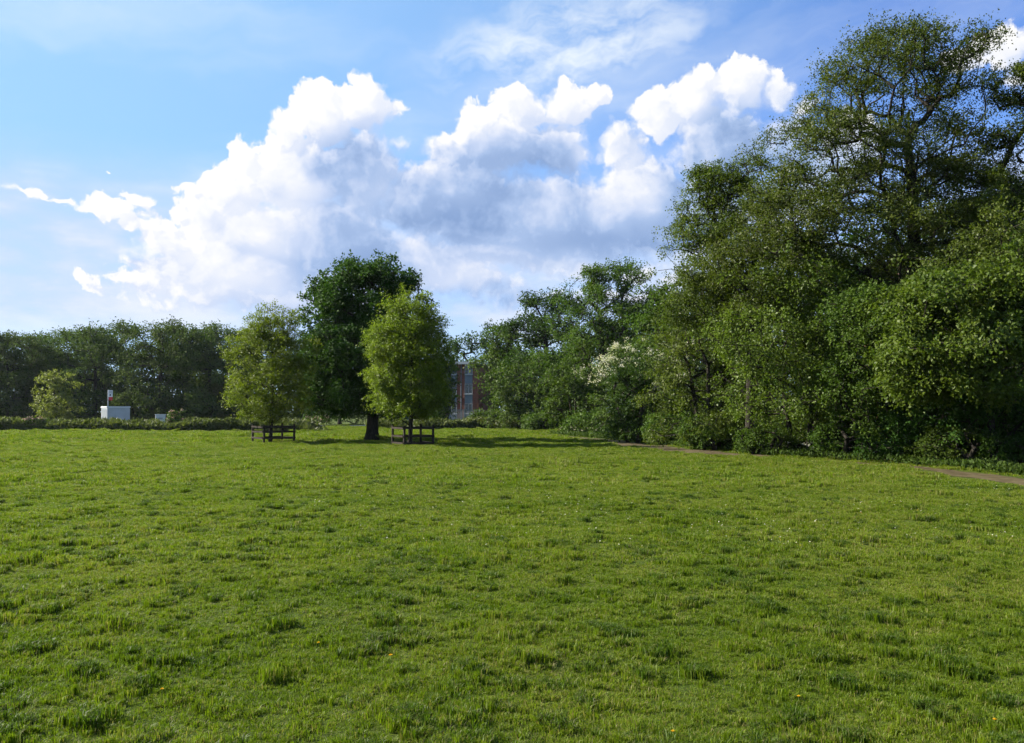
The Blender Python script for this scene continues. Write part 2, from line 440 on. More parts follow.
def foliage(C, center, rng, n_leaf, r, leaf, flat=0.65, twigs=6, droop=0.2, aspect=0.62, var=0.35):
    """leaves along short twigs that fan out from every cluster"""
    nC = len(C); out = unit(C-center)
    rr = r*(0.65+0.7*rng.random(nC))
    td = unit(out[:, None]*0.6+rng.normal(size=(nC, twigs, 3))*0.85*np.array([1, 1, flat]))
    m = max(1, n_leaf//twigs)
    t = rng.random((nC, twigs, m))**0.75
    P = C[:, None, None]+td[:, :, None]*(rr[:, None, None]*t)[..., None]
    P = P+rng.normal(size=P.shape)*(r*0.13)
    P[..., 2] -= droop*r*t**2
    keep = rng.random(P.shape[:3]) < (0.55+0.45*rng.random((nC, 1, 1)))
    A = td[:, :, None]*0.7+rng.normal(size=P.shape)*0.7; A[..., 2] -= droop
    Nn = out[:, None, None]*0.6+np.array([0, 0, 0.6])+rng.normal(size=P.shape)*0.65
    P, A, Nn = P[keep], A[keep], Nn[keep]
    L = leaf*(1-var+2*var*rng.random(len(P)))
    return leaf_quads(P, A, Nn, L, L*aspect)

def make_tree(name, label, cat, base, lobes, n_clusters, n_leaf, r, leaf, mat, r_trunk, trunk_h, seed,
              group=None, bark=None, zmin=None, shell=(0.45, 1.0), stems=1, lean=(0, 0), flare=0.5, up=0.8, flat=0.65,
              droop=0.2, twigs=6, wob=0.16, fill=0, bough=5, wig=0.10, crown='crown', trunk='trunk', seg=0.5, tip=0.012, aspect=0.62):
    """lobes: ellipsoids (dx, dy, z, rx, ry, rz) in metres from the foot of the tree"""
    rng = np.random.default_rng(seed)
    root = empty(name, (base[0], base[1], gz(base[0], base[1])-0.02)); tag(root, label, cat, group)
    C = sample_lobes(lobes, n_clusters, rng, shell, zmin, wob, bough)
    lb = np.array(lobes); cen = (lb[:, :3]*(lb[:, 3]*lb[:, 4]*lb[:, 5])[:, None]).sum(0)/(lb[:, 3]*lb[:, 4]*lb[:, 5]).sum()
    parts = []
    nv = 0; VV = []; FF = []
    for s in range(stems):
        a = 2*math.pi*s/stems+rng.random()
        off = np.array([math.cos(a), math.sin(a), 0])*(0.0 if stems == 1 else 0.35)
        k = max(3, int(trunk_h/0.45)); t = np.linspace(0, 1, k)
        sway = np.stack([np.sin(t*3+s)*0.05*trunk_h*0.3+lean[0]*t, np.cos(t*2.4+s)*0.04*trunk_h*0.3-0.04*trunk_h*0.3+lean[1]*t, t*trunk_h], 1)
        sway[:, :2] -= sway[0, :2]
        tr = sway+off*(1+1.5*t[:, None])
        mine = C if stems == 1 else C[np.arange(len(C)) % stems == s]
        X, par, order, leafn = skeleton(tr, mine, rng, seg, up, wig)
        R = radii(par, leafn, len(X), r_trunk/(stems**0.4), tip)
        v, f = limb_mesh(X, par, R, flare)
        VV.append(v); FF.append(f+nv); nv += len(v)
    mesh_obj(trunk, np.concatenate(VV), np.concatenate(FF), bark or BARK, root, True)
    v, f = foliage(C, cen, rng, n_leaf, r, leaf, flat, twigs, droop, aspect)
    if fill:
        Ci = sample_lobes(lobes, fill, rng, (0.1, 0.7), zmin, 0)
        v2, f2 = foliage(Ci, cen, rng, n_leaf, r*1.2, leaf, flat, twigs, droop, aspect)
        f = np.concatenate([f, f2+len(v)]); v = np.concatenate([v, v2])
    mesh_obj(crown, v, f, mat, root)
    return root, C, cen

def copy_tree(src, loc, label, rz=0.0, sc=(1, 1, 1), group=None):
    r = src.copy(); COL.objects.link(r); r.location = loc; r.rotation_euler = (0, 0, rz); r.scale = sc
    r['label'] = label
    if group: r['group'] = group
    for ch in src.children:
        c = ch.copy(); COL.objects.link(c); c.parent = r
    return r

def lobes_px(px, d, data):
    """data: (px, py, rx, ry[, dy, ry_m]) in picture pixels read at the tree's own distance -> metres from its foot"""
    bx = gx(px, d); out = []
    for q in data:
        cx, cy, rx, ry = q[:4]; dy = q[4] if len(q) > 4 else 0.0
        dd = d+dy; p = pt(cx, cy, dd)
        depth = q[5] if len(q) > 5 else 0.9*rx*dd/F
        out.append((p[0]-bx, dy, p[2], rx*dd/F, depth, ry*dd/F))
    return (bx, d), out
# ================================================================== the setting
def axis(lo, hi, step, far, grow=1.25):
    a = list(np.arange(lo, hi+1e-6, step)); s = step
    while a[-1] < far: s *= grow; a.append(a[-1]+s)
    s = step
    while a[0] > -far: s *= grow; a.insert(0, a[0]-s)
    return np.array(a)
def build_ground():
    xs = axis(-30, 26, 0.3, 2500); ys = axis(-3, 80, 0.3, 2500)
    Xg, Yg = np.meshgrid(xs, ys); Z = height(Xg, Yg)
    v = np.stack([Xg, Yg, Z], -1).reshape(-1, 3); nx = len(xs)
    i = (np.arange(len(ys)-1)[:, None]*nx+np.arange(nx-1)[None]).ravel()
    f = np.stack([i, i+1, i+nx+1, i+nx], -1)
    m, g, out = material('turf')
    geo = g.node('ShaderNodeNewGeometry'); P = geo.outputs['Position']
    big = g.noise(P, 0.35, 4, 0.6)[0]; fine = g.noise(P, 9.0, 6, 0.7)[0]
    c = g.mix(g.rng(big, 0.35, 0.65), (0.042, 0.066, 0.006, 1), (0.070, 0.086, 0.012, 1))
    c = g.mix(g.rng(fine, 0.45, 0.75), c, (0.030, 0.040, 0.010, 1))
    principled(g, out, c, 0.95, 0.1, bump=bump(g, fine, 0.05, 1.0))
    o = mesh_obj('ground', v, f, m, None, True); tag(o, 'green parkland turf reaching to the trees', None, None, 'structure')

PATH_PX = [(1700, 560, .9), (1350, 523, .9), (1200, 505, .9), (1120, 496, .9), (1060, 488, .65), (1000, 481, .6), (950, 474, .5), (905, 469, .4), (860, 465, .22), (810, 461, .2), (770, 459, .4), (735, 456.5, .95), (700, 453.5, 1.2), (670, 450, 1.2), (640, 446, 1.0), (610, 441, .7), (575, 437, .6), (540, 434, .5)]
def px_ground(px, py):
    x, y, z = pix_dir(px, py); t = -EYE/z
    return np.array((x*t, y*t))
PATH = np.array([list(px_ground(a, b))+[w] for a, b, w in PATH_PX])
def resample(P, step):
    d = np.r_[0, np.cumsum(np.linalg.norm(np.diff(P[:, :2], axis=0), axis=1))]
    s = np.arange(0, d[-1], step)
    return np.stack([np.interp(s, d, P[:, i]) for i in range(P.shape[1])], 1)
PATHF = resample(PATH, 0.3)
def smooth1(P, n=12):
    k = np.ones(n)/n; Q = P.copy()
    for i in range(P.shape[1]): Q[:, i] = np.convolve(np.pad(P[:, i], (n//2, n-1-n//2), 'edge'), k, 'valid')
    return Q
PATHF = smooth1(PATHF)
def path_dist(x, y):
    d = np.full(len(x), 9e9); w = np.zeros(len(x))
    for a in range(0, len(PATHF)):
        q = np.hypot(x-PATHF[a, 0], y-PATHF[a, 1]); c = q < d; d[c] = q[c]; w[c] = PATHF[a, 2]
    return d, w
def build_path():
    T = np.gradient(PATHF[:, :2], axis=0); T = unit(T); Nn = np.stack([-T[:, 1], T[:, 0]], 1)
    rng = np.random.default_rng(5); W = PATHF[:, 2]*(1+0.25*smooth1(rng.normal(size=(len(PATHF), 1)), 4)[:, 0])
    k = 7; cols = []
    for j in range(k):
        s = (j/(k-1)-0.5)*2
        xy = PATHF[:, :2]+Nn*(W*s)[:, None]
        cols.append(np.c_[xy, height(xy[:, 0], xy[:, 1])+0.018-0.012*abs(s)**2])
    v = np.stack(cols, 1).reshape(-1, 3); n = len(PATHF)
    i = (np.arange(n-1)[:, None]*k+np.arange(k-1)[None]).ravel()
    m, g, out = material('trodden earth')
    P = g.node('ShaderNodeNewGeometry').outputs['Position']
    n1 = g.noise(P, 3.0, 6, 0.65)[0]
    c = g.mix(g.rng(n1, 0.35, 0.7), (0.054, 0.041, 0.020, 1), (0.100, 0.080, 0.042, 1))
    principled(g, out, c, 0.95, 0.1, bump=bump(g, n1, 0.03, 0.8))
    o = mesh_obj('dirt_path', v, np.stack([i, i+1, i+k+1, i+k], -1), m, None, True)
    tag(o, 'worn brown dirt path along the edge of the trees', None, None, 'structure')
    # pale gravel track end seen between the trees
    m2, g, out = material('pale gravel')
    P = g.node('ShaderNodeNewGeometry').outputs['Position']
    n2 = g.noise(P, 6.0, 5, 0.7)[0]
    principled(g, out, g.mix(n2, (0.22, 0.21, 0.19, 1), (0.40, 0.38, 0.35, 1)), 0.9, 0.2, bump=bump(g, n2, 0.03))
    vs = []; fs = []
    pl = [(-34, 93.5, 2.6), (-27, 94.5, 2.8), (-21, 96.5, 3), (-15, 101, 3), (-9, 110, 3)]
    Q = smooth1(resample(np.array(pl), 0.8), 8)
    T = unit(np.gradient(Q[:, :2], axis=0)); Nn = np.stack([-T[:, 1], T[:, 0]], 1)
    for j in (-1, -.5, 0, .5, 1):
        xy = Q[:, :2]+Nn*(Q[:, 2]*j)[:, None]; vs.append(np.c_[xy, height(xy[:, 0], xy[:, 1])+0.03])
    v = np.stack(vs, 1).reshape(-1, 3); k = 5; n = len(Q)
    i = (np.arange(n-1)[:, None]*k+np.arange(k-1)[None]).ravel()
    o = mesh_obj('gravel_track', v, np.stack([i, i+1, i+k+1, i+k], -1), m2, None, True)
    tag(o, 'pale gravel track behind the fenced trees', None, None, 'structure')

# ================================================================== grass
def grass_mat(name, lo, hi, dry):
    m, g, out = material(name)
    geo = g.node('ShaderNodeNewGeometry'); P = geo.outputs['Position']
    rnd = geo.outputs['Random Per Island']
    big = g.noise(P, 0.30, 4, 0.6)[0]; mid = g.noise(P, 1.7, 4, 0.6)[0]
    f = g.m('MULTIPLY_ADD', rnd, 0.55, g.m('MULTIPLY_ADD', g.rng(mid, 0.3, 0.7), 0.3, g.m('MULTIPLY', g.rng(big, 0.35, 0.65), 0.25)))
    c = g.mix(f, rgb(lo), rgb(hi))
    isdry = g.m('GREATER_THAN', g.m('FRACT', g.m('MULTIPLY', rnd, 17.3)), g.m('ADD', g.rng(mid, 0.42, 0.70, 0.0, -0.16), g.rng(big, 0.38, 0.64, 0.97, 0.82)))
    c = g.mix(g.m('MULTIPLY', isdry, 0.8), c, rgb(dry))
    p = g.node('ShaderNodeBsdfPrincipled'); g.put(p.inputs['Base Color'], c)
    p.inputs['Roughness'].default_value = 0.5; p.inputs['Specular IOR Level'].default_value = 0.2
    tr = g.node('ShaderNodeBsdfTranslucent'); g.put(tr.inputs['Color'], g.mix(1.0, c, (1.25, 1.4, 0.7, 1), 'MULTIPLY'))
    ms = g.node('ShaderNodeMixShader'); ms.inputs[0].default_value = 0.42
    g.l.new(p.outputs[0], ms.inputs[1]); g.l.new(tr.outputs[0], ms.inputs[2]); g.l.new(ms.outputs[0], out.inputs['Surface'])
    return m

def blade_tile(name, size, n, hmin, hmax, w, tufts, mat, seed, lean=0.6, seg=2):
    rng = np.random.default_rng(seed)
    tc = (rng.random((tufts, 2))-0.5)*size; th = 0.55+0.75*rng.random(tufts)**1.5
    k = rng.integers(0, tufts, n); loose = rng.random(n) < 0.35
    P = tc[k]+rng.normal(size=(n, 2))*size*0.045
    P[loose] = (rng.random((loose.sum(), 2))-0.5)*size*1.05
    h = (hmin+(hmax-hmin)*rng.random(n))*np.where(loose, 0.75, th[k])
    a = rng.random(n)*2*math.pi
    away = unit(np.c_[P-tc[k], np.zeros(n)]+1e-6)[:, :2]
    ld = np.stack([np.cos(a), np.sin(a)], 1)*0.7+away*0.5*(~loose)[:, None]
    le = h[:, None]*lean*(0.4+rng.random((n, 1)))*ld
    fa = rng.random(n)*math.pi; S = np.stack([np.cos(fa), np.sin(fa), 0*fa], 1)*(w*(0.6+0.8*rng.random(n)))[:, None]/2
    base = np.c_[P, np.full(n, -0.05)]; midp = np.c_[P+le*0.35, h*0.62]; tip = np.c_[P+le, h]
    v = np.stack([base-S, base+S, midp+S*0.8, midp-S*0.8, tip], 1).reshape(-1, 3)
    i = np.arange(n)[:, None]*5
    f3 = np.concatenate([i+np.array([[0, 1, 2]]), i+np.array([[0, 2, 3]]), i+np.array([[3, 2, 4]])])
    me = bpy.data.meshes.new(name)
    me.vertices.add(len(v)); me.vertices.foreach_set('co', v.astype(np.float32).ravel())
    me.loops.add(f3.size); me.loops.foreach_set('vertex_index', f3.astype(np.int32).ravel())
    me.polygons.add(len(f3)); me.polygons.foreach_set('loop_start', np.arange(0, f3.size, 3, dtype=np.int32))
    me.update(calc_edges=True); me.materials.append(mat)
    return bpy.data.objects.new(name, me)          # a source for the instances, not linked to the scene

def scatter(name, pts, kinds, rot, scl, sources, label):
    """one object whose points carry copies of the sources"""
    me = bpy.data.meshes.new(name); me.vertices.add(len(pts)); me.vertices.foreach_set('co', np.asarray(pts, np.float32).ravel())
    for nm, ty, key, val in (('idx', 'INT', 'value', kinds), ('rot', 'FLOAT_VECTOR', 'vector', rot), ('scl', 'FLOAT_VECTOR', 'vector', scl)):
        a = me.attributes.new(nm, ty, 'POINT'); a.data.foreach_set(key, np.ascontiguousarray(val, np.int32 if ty == 'INT' else np.float32).ravel())
    o = bpy.data.objects.new(name, me); COL.objects.link(o); tag(o, label, None, None, 'stuff')
    t = bpy.data.node_groups.new(name, 'GeometryNodeTree')
    t.interface.new_socket('Geometry', in_out='INPUT', socket_type='NodeSocketGeometry')
    t.interface.new_socket('Geometry', in_out='OUTPUT', socket_type='NodeSocketGeometry')
    n = t.nodes; gi = n.new('NodeGroupInput'); go = n.new('NodeGroupOutput'); join = n.new('GeometryNodeJoinGeometry')
    def attr(nm, ty):
        a = n.new('GeometryNodeInputNamedAttribute'); a.data_type = ty; a.inputs['Name'].default_value = nm
        return a.outputs['Attribute']
    ia, ra, sa = attr('idx', 'INT'), attr('rot', 'FLOAT_VECTOR'), attr('scl', 'FLOAT_VECTOR')
    e2r = n.new('FunctionNodeEulerToRotation'); t.links.new(ra, e2r.inputs[0])
    for k, s in enumerate(sources):
        iop = n.new('GeometryNodeInstanceOnPoints'); oi = n.new('GeometryNodeObjectInfo'); oi.inputs['Object'].default_value = s
        oi.inputs['As Instance'].default_value = True
        cmp = n.new('FunctionNodeCompare'); cmp.data_type = 'INT'; cmp.operation = 'EQUAL'
        ins = [q for q in cmp.inputs if q.type == 'INT' and q.enabled]
        t.links.new(ia, ins[0]); ins[1].default_value = k
        t.links.new(gi.outputs[0], iop.inputs['Points']); t.links.new(cmp.outputs[0], iop.inputs['Selection'])
        t.links.new(oi.outputs['Geometry'], iop.inputs['Instance']); t.links.new(e2r.outputs[0], iop.inputs['Rotation']); t.links.new(sa, iop.inputs['Scale'])
        t.links.new(iop.outputs[0], join.inputs[0])
    t.links.new(join.outputs[0], go.inputs[0])
    md = o.modifiers.new('scatter', 'NODES'); md.node_group = t
    return o

def vnoise(x, y, s, seed):
    r = np.random.default_rng(seed); out = 0*x
    for i in range(6):
        a = r.random()*6.28; k = s*(0.6+1.2*r.random())
        out = out+np.sin(k*(x*math.cos(a)+y*math.sin(a))+r.random()*6.28+1.2*np.sin(k*0.6*(x*math.sin(a)-y*math.cos(a))+i))
    return out/6

def lump(x, y):
    """hummocks a hand or two across"""
    v = vnoise(x, y, 9.0, 61)+0.8*vnoise(x, y, 19.0, 62)+0.4*vnoise(x, y, 2.6, 63)
    return (0.055*np.clip(v-0.05, 0, 1.1)**1.3+0.010*v)*np.clip(1.3-np.hypot(x, y)/45, 0, 1)

def build_grass():
    gm = grass_mat('grass blades', (0.066, 0.118, 0.004), (0.196, 0.256, 0.010), (0.27, 0.215, 0.085))
    gd = grass_mat('grass tufts', (0.040, 0.082, 0.004), (0.100, 0.155, 0.010), (0.15, 0.14, 0.06))
    near = [blade_tile('grass_patch', 0.15, 300, 0.008, 0.028, 0.0034, 7, gm, 11+i, 1.7) for i in range(5)]
    middle = [blade_tile('grass_patch', 0.30, 560, 0.010, 0.030, 0.0048, 16, gm, 91+i, 1.6) for i in range(4)]
    far = [blade_tile('grass_patch', 0.7, 950, 0.015, 0.040, 0.0095, 36, gm, 31+i, 1.4) for i in range(3)]
    vfar = [blade_tile('grass_patch', 1.6, 1300, 0.02, 0.050, 0.022, 90, gm, 51+i, 1.2) for i in range(3)]
    tuft = [blade_tile('grass_tuft', 0.13, 170, 0.014, 0.038, 0.0038, 4, gd, 71+i, 1.5) for i in range(4)]
    src = near+far+vfar+tuft+middle
    rng = np.random.default_rng(21)
    pts = []; kd = []; rot = []; sc = []
    def grid(y0, y1, step, kinds, jit=0.2, lim=1.0, dens=1.0):
        Y, X = np.meshgrid(np.arange(y0, y1, step), np.arange(-62, 40, step), indexing='ij')
        x = X.ravel()+rng.uniform(-jit, jit, X.size)*step; y = Y.ravel()+rng.uniform(-jit, jit, X.size)*step
        ok = (np.abs(x) < 0.68*y+7.0)
        # right of the path runs the thicket
        dd, ww = path_dist(x, y)
        ok &= dd > np.maximum(0.05, ww-0.05+0.3*step)
        ok &= x < np.interp(y, PATHF[::-1, 1][np.argsort(PATHF[::-1, 1])], PATHF[::-1, 0][np.argsort(PATHF[::-1, 1])])+3.0+40*(y < PATHF[:, 1].min()+1.0)
        x, y = x[ok], y[ok]; n = len(x)
        L0 = lump(x, y)
        pts.append(np.c_[x, y, height(x, y)+L0]); kd.append(rng.choice(kinds, n))
        rot.append(np.c_[rng.normal(0, .10, n), rng.normal(0, .10, n), rng.random(n)*6.28])
        lush = 1+0.35*vnoise(x, y, 1.6, 5)+0.30*vnoise(x, y, 5.0, 6)+4*L0
        s = 0.9+0.3*rng.random(n)
        sc.append(np.c_[s, s, s*np.clip(lush, 0.6, 1.5)])
    grid(2.6, 9.0, 0.10, [0, 1, 2, 3, 4])
    grid(9.0, 18.0, 0.21, [15, 16, 17, 18])
    grid(18.0, 42.0, 0.50, [5, 6, 7])
    grid(42.0, 92.0, 1.25, [8, 9, 10])
    # taller, darker tufts
    n = 60000; y = 3+42*rng.random(n)**1.2; x = (rng.random(n)*2-1)*(0.68*y+2)
    v = vnoise(x, y, 1.3, 8)+0.6*vnoise(x, y, 4.0, 9)
    dd, ww = path_dist(x, y)
    v = 0.7*v+22*lump(x, y)-0.25
    ok = (v+rng.normal(0, .22, n) > 0.40) & (dd > ww+0.2); x, y = x[ok], y[ok]; n = len(x)
    pts.append(np.c_[x, y, height(x, y)+lump(x, y)]); kd.append(rng.choice([11, 12, 13, 14], n)); rot.append(np.c_[np.zeros(n), np.zeros(n), rng.random(n)*6.28])
    s = 0.6+0.7*rng.random(n); sc.append(np.c_[s*1.1, s*1.1, s*(0.6+0.5*rng.random(n))])
    scatter('grass', np.concatenate(pts), np.concatenate(kd), np.concatenate(rot), np.concatenate(sc), src, 'sunlit uneven park grass with darker tufts')
    # daisies, far too many to count
    mw, g, out = material('daisy petals'); principled(g, out, (0.78, 0.78, 0.74, 1), 0.6, 0.3)
    my, g, out = material('daisy eye'); principled(g, out, (0.70, 0.45, 0.04, 1), 0.6, 0.3)
    vs = [(0, 0, 0.004)]; fs = []; ms = []
    for i in range(10):
        a = i*0.628; b0, b1 = a-0.22, a+0.22
        k = len(vs); vs += [(0.004*math.cos(a), 0.004*math.sin(a), 0), (0.011*math.cos(b0), 0.011*math.sin(b0), 0.002), (0.013*math.cos(a), 0.013*math.sin(a), 0.003), (0.011*math.cos(b1), 0.011*math.sin(b1), 0.002)]
        fs.append((k, k+1, k+2, k+3)); ms.append(0)
    k = len(vs); vs += [(0.0045*math.cos(i*1.047), 0.0045*math.sin(i*1.047), 0.003) for i in range(6)]
    fs += [(0, k+i, k+(i+1) % 6) for i in range(6)]; ms += [1]*6
    k = len(vs); vs += [(-0.001, 0, -0.06), (0.001, 0, -0.06), (0.001, 0, 0), (-0.001, 0, 0)]; fs.append((k, k+1, k+2, k+3)); ms.append(1)
    me = bpy.data.meshes.new('daisy'); me.from_pydata(vs, [], fs); me.materials.append(mw); me.materials.append(my); me.polygons.foreach_set('material_index', ms)
    daisy = bpy.data.objects.new('daisy', me)
    n = 7000; y = 10+38*rng.random(n)**1.0; x = (rng.random(n)*2-1)*(0.68*y)
    v = vnoise(x, y, 0.5, 12)+0.5*vnoise(x, y, 2.0, 13)
    dd, ww = path_dist(x, y)
    ok = (v+rng.normal(0, .2, n) > 0.10) & (dd > ww+0.5) & (y < 40-0.2*x); x, y = x[ok], y[ok]; n = len(x)
    s = 0.45+0.4*rng.random(n)
    scatter('daisies', np.c_[x, y, height(x, y)+lump(x, y)+0.028+0.02*rng.random(n)], np.zeros(n, int), np.c_[rng.normal(0, .35, n), rng.normal(0, .35, n), rng.random(n)*6.28], np.c_[s, s, s], [daisy], 'tiny white daisies sprinkled through the grass')
    # a few dandelions one can point at
    mst, g, out = material('dandelion stem'); principled(g, out, (0.16, 0.22, 0.07, 1), 0.6, 0.3)
    myl, g, out = material('dandelion yellow'); principled(g, out, (0.80, 0.52, 0.02, 1), 0.7, 0.2)
    proto = None
    spots = [(798, 696), (673, 738), (996, 733), (391, 662), (162, 693), (318, 650)]
    for i, (px, py) in enumerate(spots):
        x, y = px_ground(px, py)
        if proto is None:
            root = empty('dandelion', (x, y, gz(x, y)))
            MB().tube((0, 0, 0), (0.006, 0, 0.075), 0.0025, 0.002, 6).build('stem', mst, root)
            b = MB(); r2 = np.random.default_rng(1)
            for q in range(70):
                a = r2.random()*6.28; t = r2.random()**0.5; rr = 0.019*t; c = np.array((0.006+rr*0.4*math.cos(a), rr*0.4*math.sin(a), 0.075))
                e = c+np.array((rr*0.8*math.cos(a), rr*0.8*math.sin(a), 0.012*(1.1-t)+0.003)); sd = np.array((-math.sin(a), math.cos(a), 0))*0.0025
                k = len(b.v); b.v += [tuple(c-sd), tuple(c+sd), tuple(e+sd), tuple(e-sd)]; b.f.append((k, k+1, k+2, k+3))
            b.build('flower_head', myl, root)
            tag(root, 'small yellow dandelion flower low in the near grass', 'flower', 'yellow dandelions dotted in the near grass'); proto = root; root.scale = (.55, .55, .55)
        else:
            copy_tree(proto, (x, y, gz(x, y)), proto['label'], i*1.3, (0.5+0.05*(i % 4),)*3)

# ================================================================== made things
def simple(name, col, rough=0.7, spec=0.3, metal=0.0, var=0.25, scale=4.0, stretch=(1, 1, 1), bd=0.0):
    m, g, out = material(name); tc = g.node('ShaderNodeTexCoord')
    n = g.noise(g.v('MULTIPLY', tc.outputs['Object'], stretch), scale, 6, 0.65)[0]
    dk = tuple(c*(1-var) for c in col)
    c = g.mix(g.rng(n, 0.3, 0.7), rgb(dk), rgb(col))
    principled(g, out, c, rough, spec, metal, bump(g, n, bd, 0.7) if bd else None)
    return m

def build_guard(px, d, side, rz, label, rails, pale):
    wood = simple('guard wood', (0.055, 0.043, 0.032), 0.9, 0.15, var=0.5, scale=6, stretch=(6, 6, 1), bd=0.01)
    x = gx(px, d); root = empty('tree_guard', (x, d, gz(x, d)), rz); tag(root, label, 'tree guard', 'square timber guards round the young trees')
    s = side/2; cor = [(-s, -s), (s, -s), (s, s), (-s, s)]
    for i, (a, b) in enumerate(cor):
        MB().box(a-.05, a+.05, b-.05, b+.05, -0.25, 1.02+0.03*(i % 3)).build('post', wood, root, 0.012)
    for i in range(4):
        p, q = np.array(cor[i]), np.array(cor[(i+1) % 4]); out = (p+q)/2; out = out/np.linalg.norm(out)*0.070
        for z in rails:
            dd = 0.01*((i*3+int(z*10)) % 3-1)
            MB().bar((p[0]+out[0], p[1]+out[1], z+dd), (q[0]+out[0], q[1]+out[1], z-dd), 0.035, 0.095).build('rail', wood, root, 0.006)
    return root

def build_cabin():
    d = 79.0; x = gx(116, d)
    white = simple('cabin paint', (0.52, 0.55, 0.58), 0.5, 0.4, var=0.16, scale=1.2)
    roofm = simple('cabin roof paint', (0.74, 0.75, 0.76), 0.5, 0.4, var=0.1)
    doorm = simple('cabin door paint', (0.40, 0.44, 0.48), 0.5, 0.4, var=0.12)
    dark = simple('cabin handle metal', (0.10, 0.10, 0.11), 0.4, 0.5, 0.6)
    root = empty('storage_cabin', (x, d, gz(x, d)), math.radians(41)); tag(root, 'white steel storage cabin standing behind the rough hedge strip', 'cabin')
    hx, hy, H = 1.02, 1.06, 2.1
    b = MB().box(-hx, hx, -hy, hy, 0.12, H)
    for i in range(9):                        # pressed ribs on the sides
        u = -hx+0.14+i*0.24
        if u+0.11 > hx: continue
        b.box(u, u+0.11, -hy-0.028, -hy-0.001, 0.2, H-0.12); b.box(u, u+0.11, hy+0.001, hy+0.028, 0.2, H-0.12)
        w = -hy+0.14+i*0.24
        if w+0.11 < hy: b.box(-hx-0.028, -hx-0.001, w, w+0.11, 0.2, H-0.12)
    b.build('body', white, root)
    MB().box(-hx-.06, hx+.06, -hy-.06, hy+.06, H+.002, H+.13).build('roof', roofm, root, 0.02)
    for y0, y1 in ((-1.0, -0.01), (0.01, 1.0)):
        dr = MB().box(hx+.002, hx+.045, y0, y1, 0.2, H-.1).build('door', doorm, root, 0.006)
        yy = y1-0.12 if y0 < 0 else y0+0.12
        MB().bar((hx+.065, yy, 0.5), (hx+.065, yy, 1.8), 0.03).build('handle', dark, dr)
    for sx in (-1, 1):
        for sy in (-1, 1): MB().box(sx*0.85-.1, sx*0.85+.1, sy*.9-.1, sy*.9+.1, -0.1, 0.118).build('foot', dark, root)

def build_sign():
    d = 82.5; x = gx(108.3, d)
    pole = simple('sign pole steel', (0.55, 0.56, 0.57), 0.45, 0.5, 0.3)
    wht = simple('sign white', (0.78, 0.78, 0.78), 0.5, 0.3, var=0.06); red = simple('sign red', (0.55, 0.035, 0.05), 0.5, 0.3, var=0.1)
    ink = simple('sign ink', (0.08, 0.08, 0.10), 0.6, 0.2)
    root = empty('post_sign', (x, d, gz(x, d)), math.radians(20)); tag(root, 'white and red notice on a tall thin pole behind the white cabin', 'sign')
    MB().tube((0, 0, -.2), (0, 0, 3.95), 0.055).build('pole', pole, root)
    p = MB().box(-.02, .42, -.09, -.062, 3.22, 3.92).build('panel', wht, root, 0.006)
    b = MB()
    for z in (3.80, 3.70, 3.60): b.box(.04, .36, -.094, -.0915, z, z+.035)
    b.box(.12, .28, -.094, -.0915, 3.34, 3.50); b.build('marking', ink, p)
    MB().box(.06, .42, -.09, -.062, 2.86, 3.215).build('panel', red, root, 0.006, 'red lower panel')
    for z in (3.05, 3.6): MB().box(-.07, .07, -.061, .07, z, z+.04).build('bracket', pole, root)

def build_cabinet():
    d = 78.0; x = gx(161, d)
    w = simple('cabinet paint', (0.66, 0.67, 0.66), 0.5, 0.4, var=0.1); dk = simple('cabinet vent', (0.15, 0.15, 0.15), 0.6)
    root = empty('utility_cabinet', (x, d, gz(x, d)), math.radians(25)); tag(root, 'small white utility box half sunk in the rough hedge strip', 'utility box')
    MB().box(-.45, .45, -.3, .3, -.05, 1.38).build('body', w, root, 0.02)
    MB().box(-.49, .49, -.34, .34, 1.383, 1.46).build('lid', w, root, 0.015)
    dr = MB().box(-.40, .40, -.325, -.303, 0.1, 1.2).build('door', w, root, 0.006)
    b = MB()
    for i in range(5): b.box(-.2, .2, -.331, -.3265, 0.95+i*.04, 0.97+i*.04)
    b.build('vent', dk, dr)

def brick_mat(name, c1, c2, mortar):
    m, g, out = material(name); tc = g.node('ShaderNodeTexCoord')
    sp = g.node('ShaderNodeSeparateXYZ'); g.put(sp.inputs[0], tc.outputs['Object'])
    uv = g.comb(g.m('ADD', sp.outputs[0], sp.outputs[1]), sp.outputs[2])
    br = g.node('ShaderNodeTexBrick'); g.put(br.inputs['Vector'], uv)
    for k, c in (('Color1', c1), ('Color2', c2), ('Mortar', mortar)): br.inputs[k].default_value = rgb(c)
    br.inputs['Scale'].default_value = 1.0; br.inputs['Brick Width'].default_value = 0.225; br.inputs['Row Height'].default_value = 0.075; br.inputs['Mortar Size'].default_value = 0.008
    n = g.noise(tc.outputs['Object'], 0.8, 5, 0.6)[0]
    c = g.mix(1.0, br.outputs['Color'], g.mix(n, (0.75, 0.75, 0.75, 1), (1.2, 1.15, 1.1, 1)), 'MULTIPLY')
    principled(g, out, c, 0.9, 0.15, bump=bump(g, br.outputs['Fac'], -0.01, 0.5))
    return m

def glass_mat():
    m, g, out = material('window glass'); principled(g, out, (0.02, 0.025, 0.03, 1), 0.06, 0.6); return m

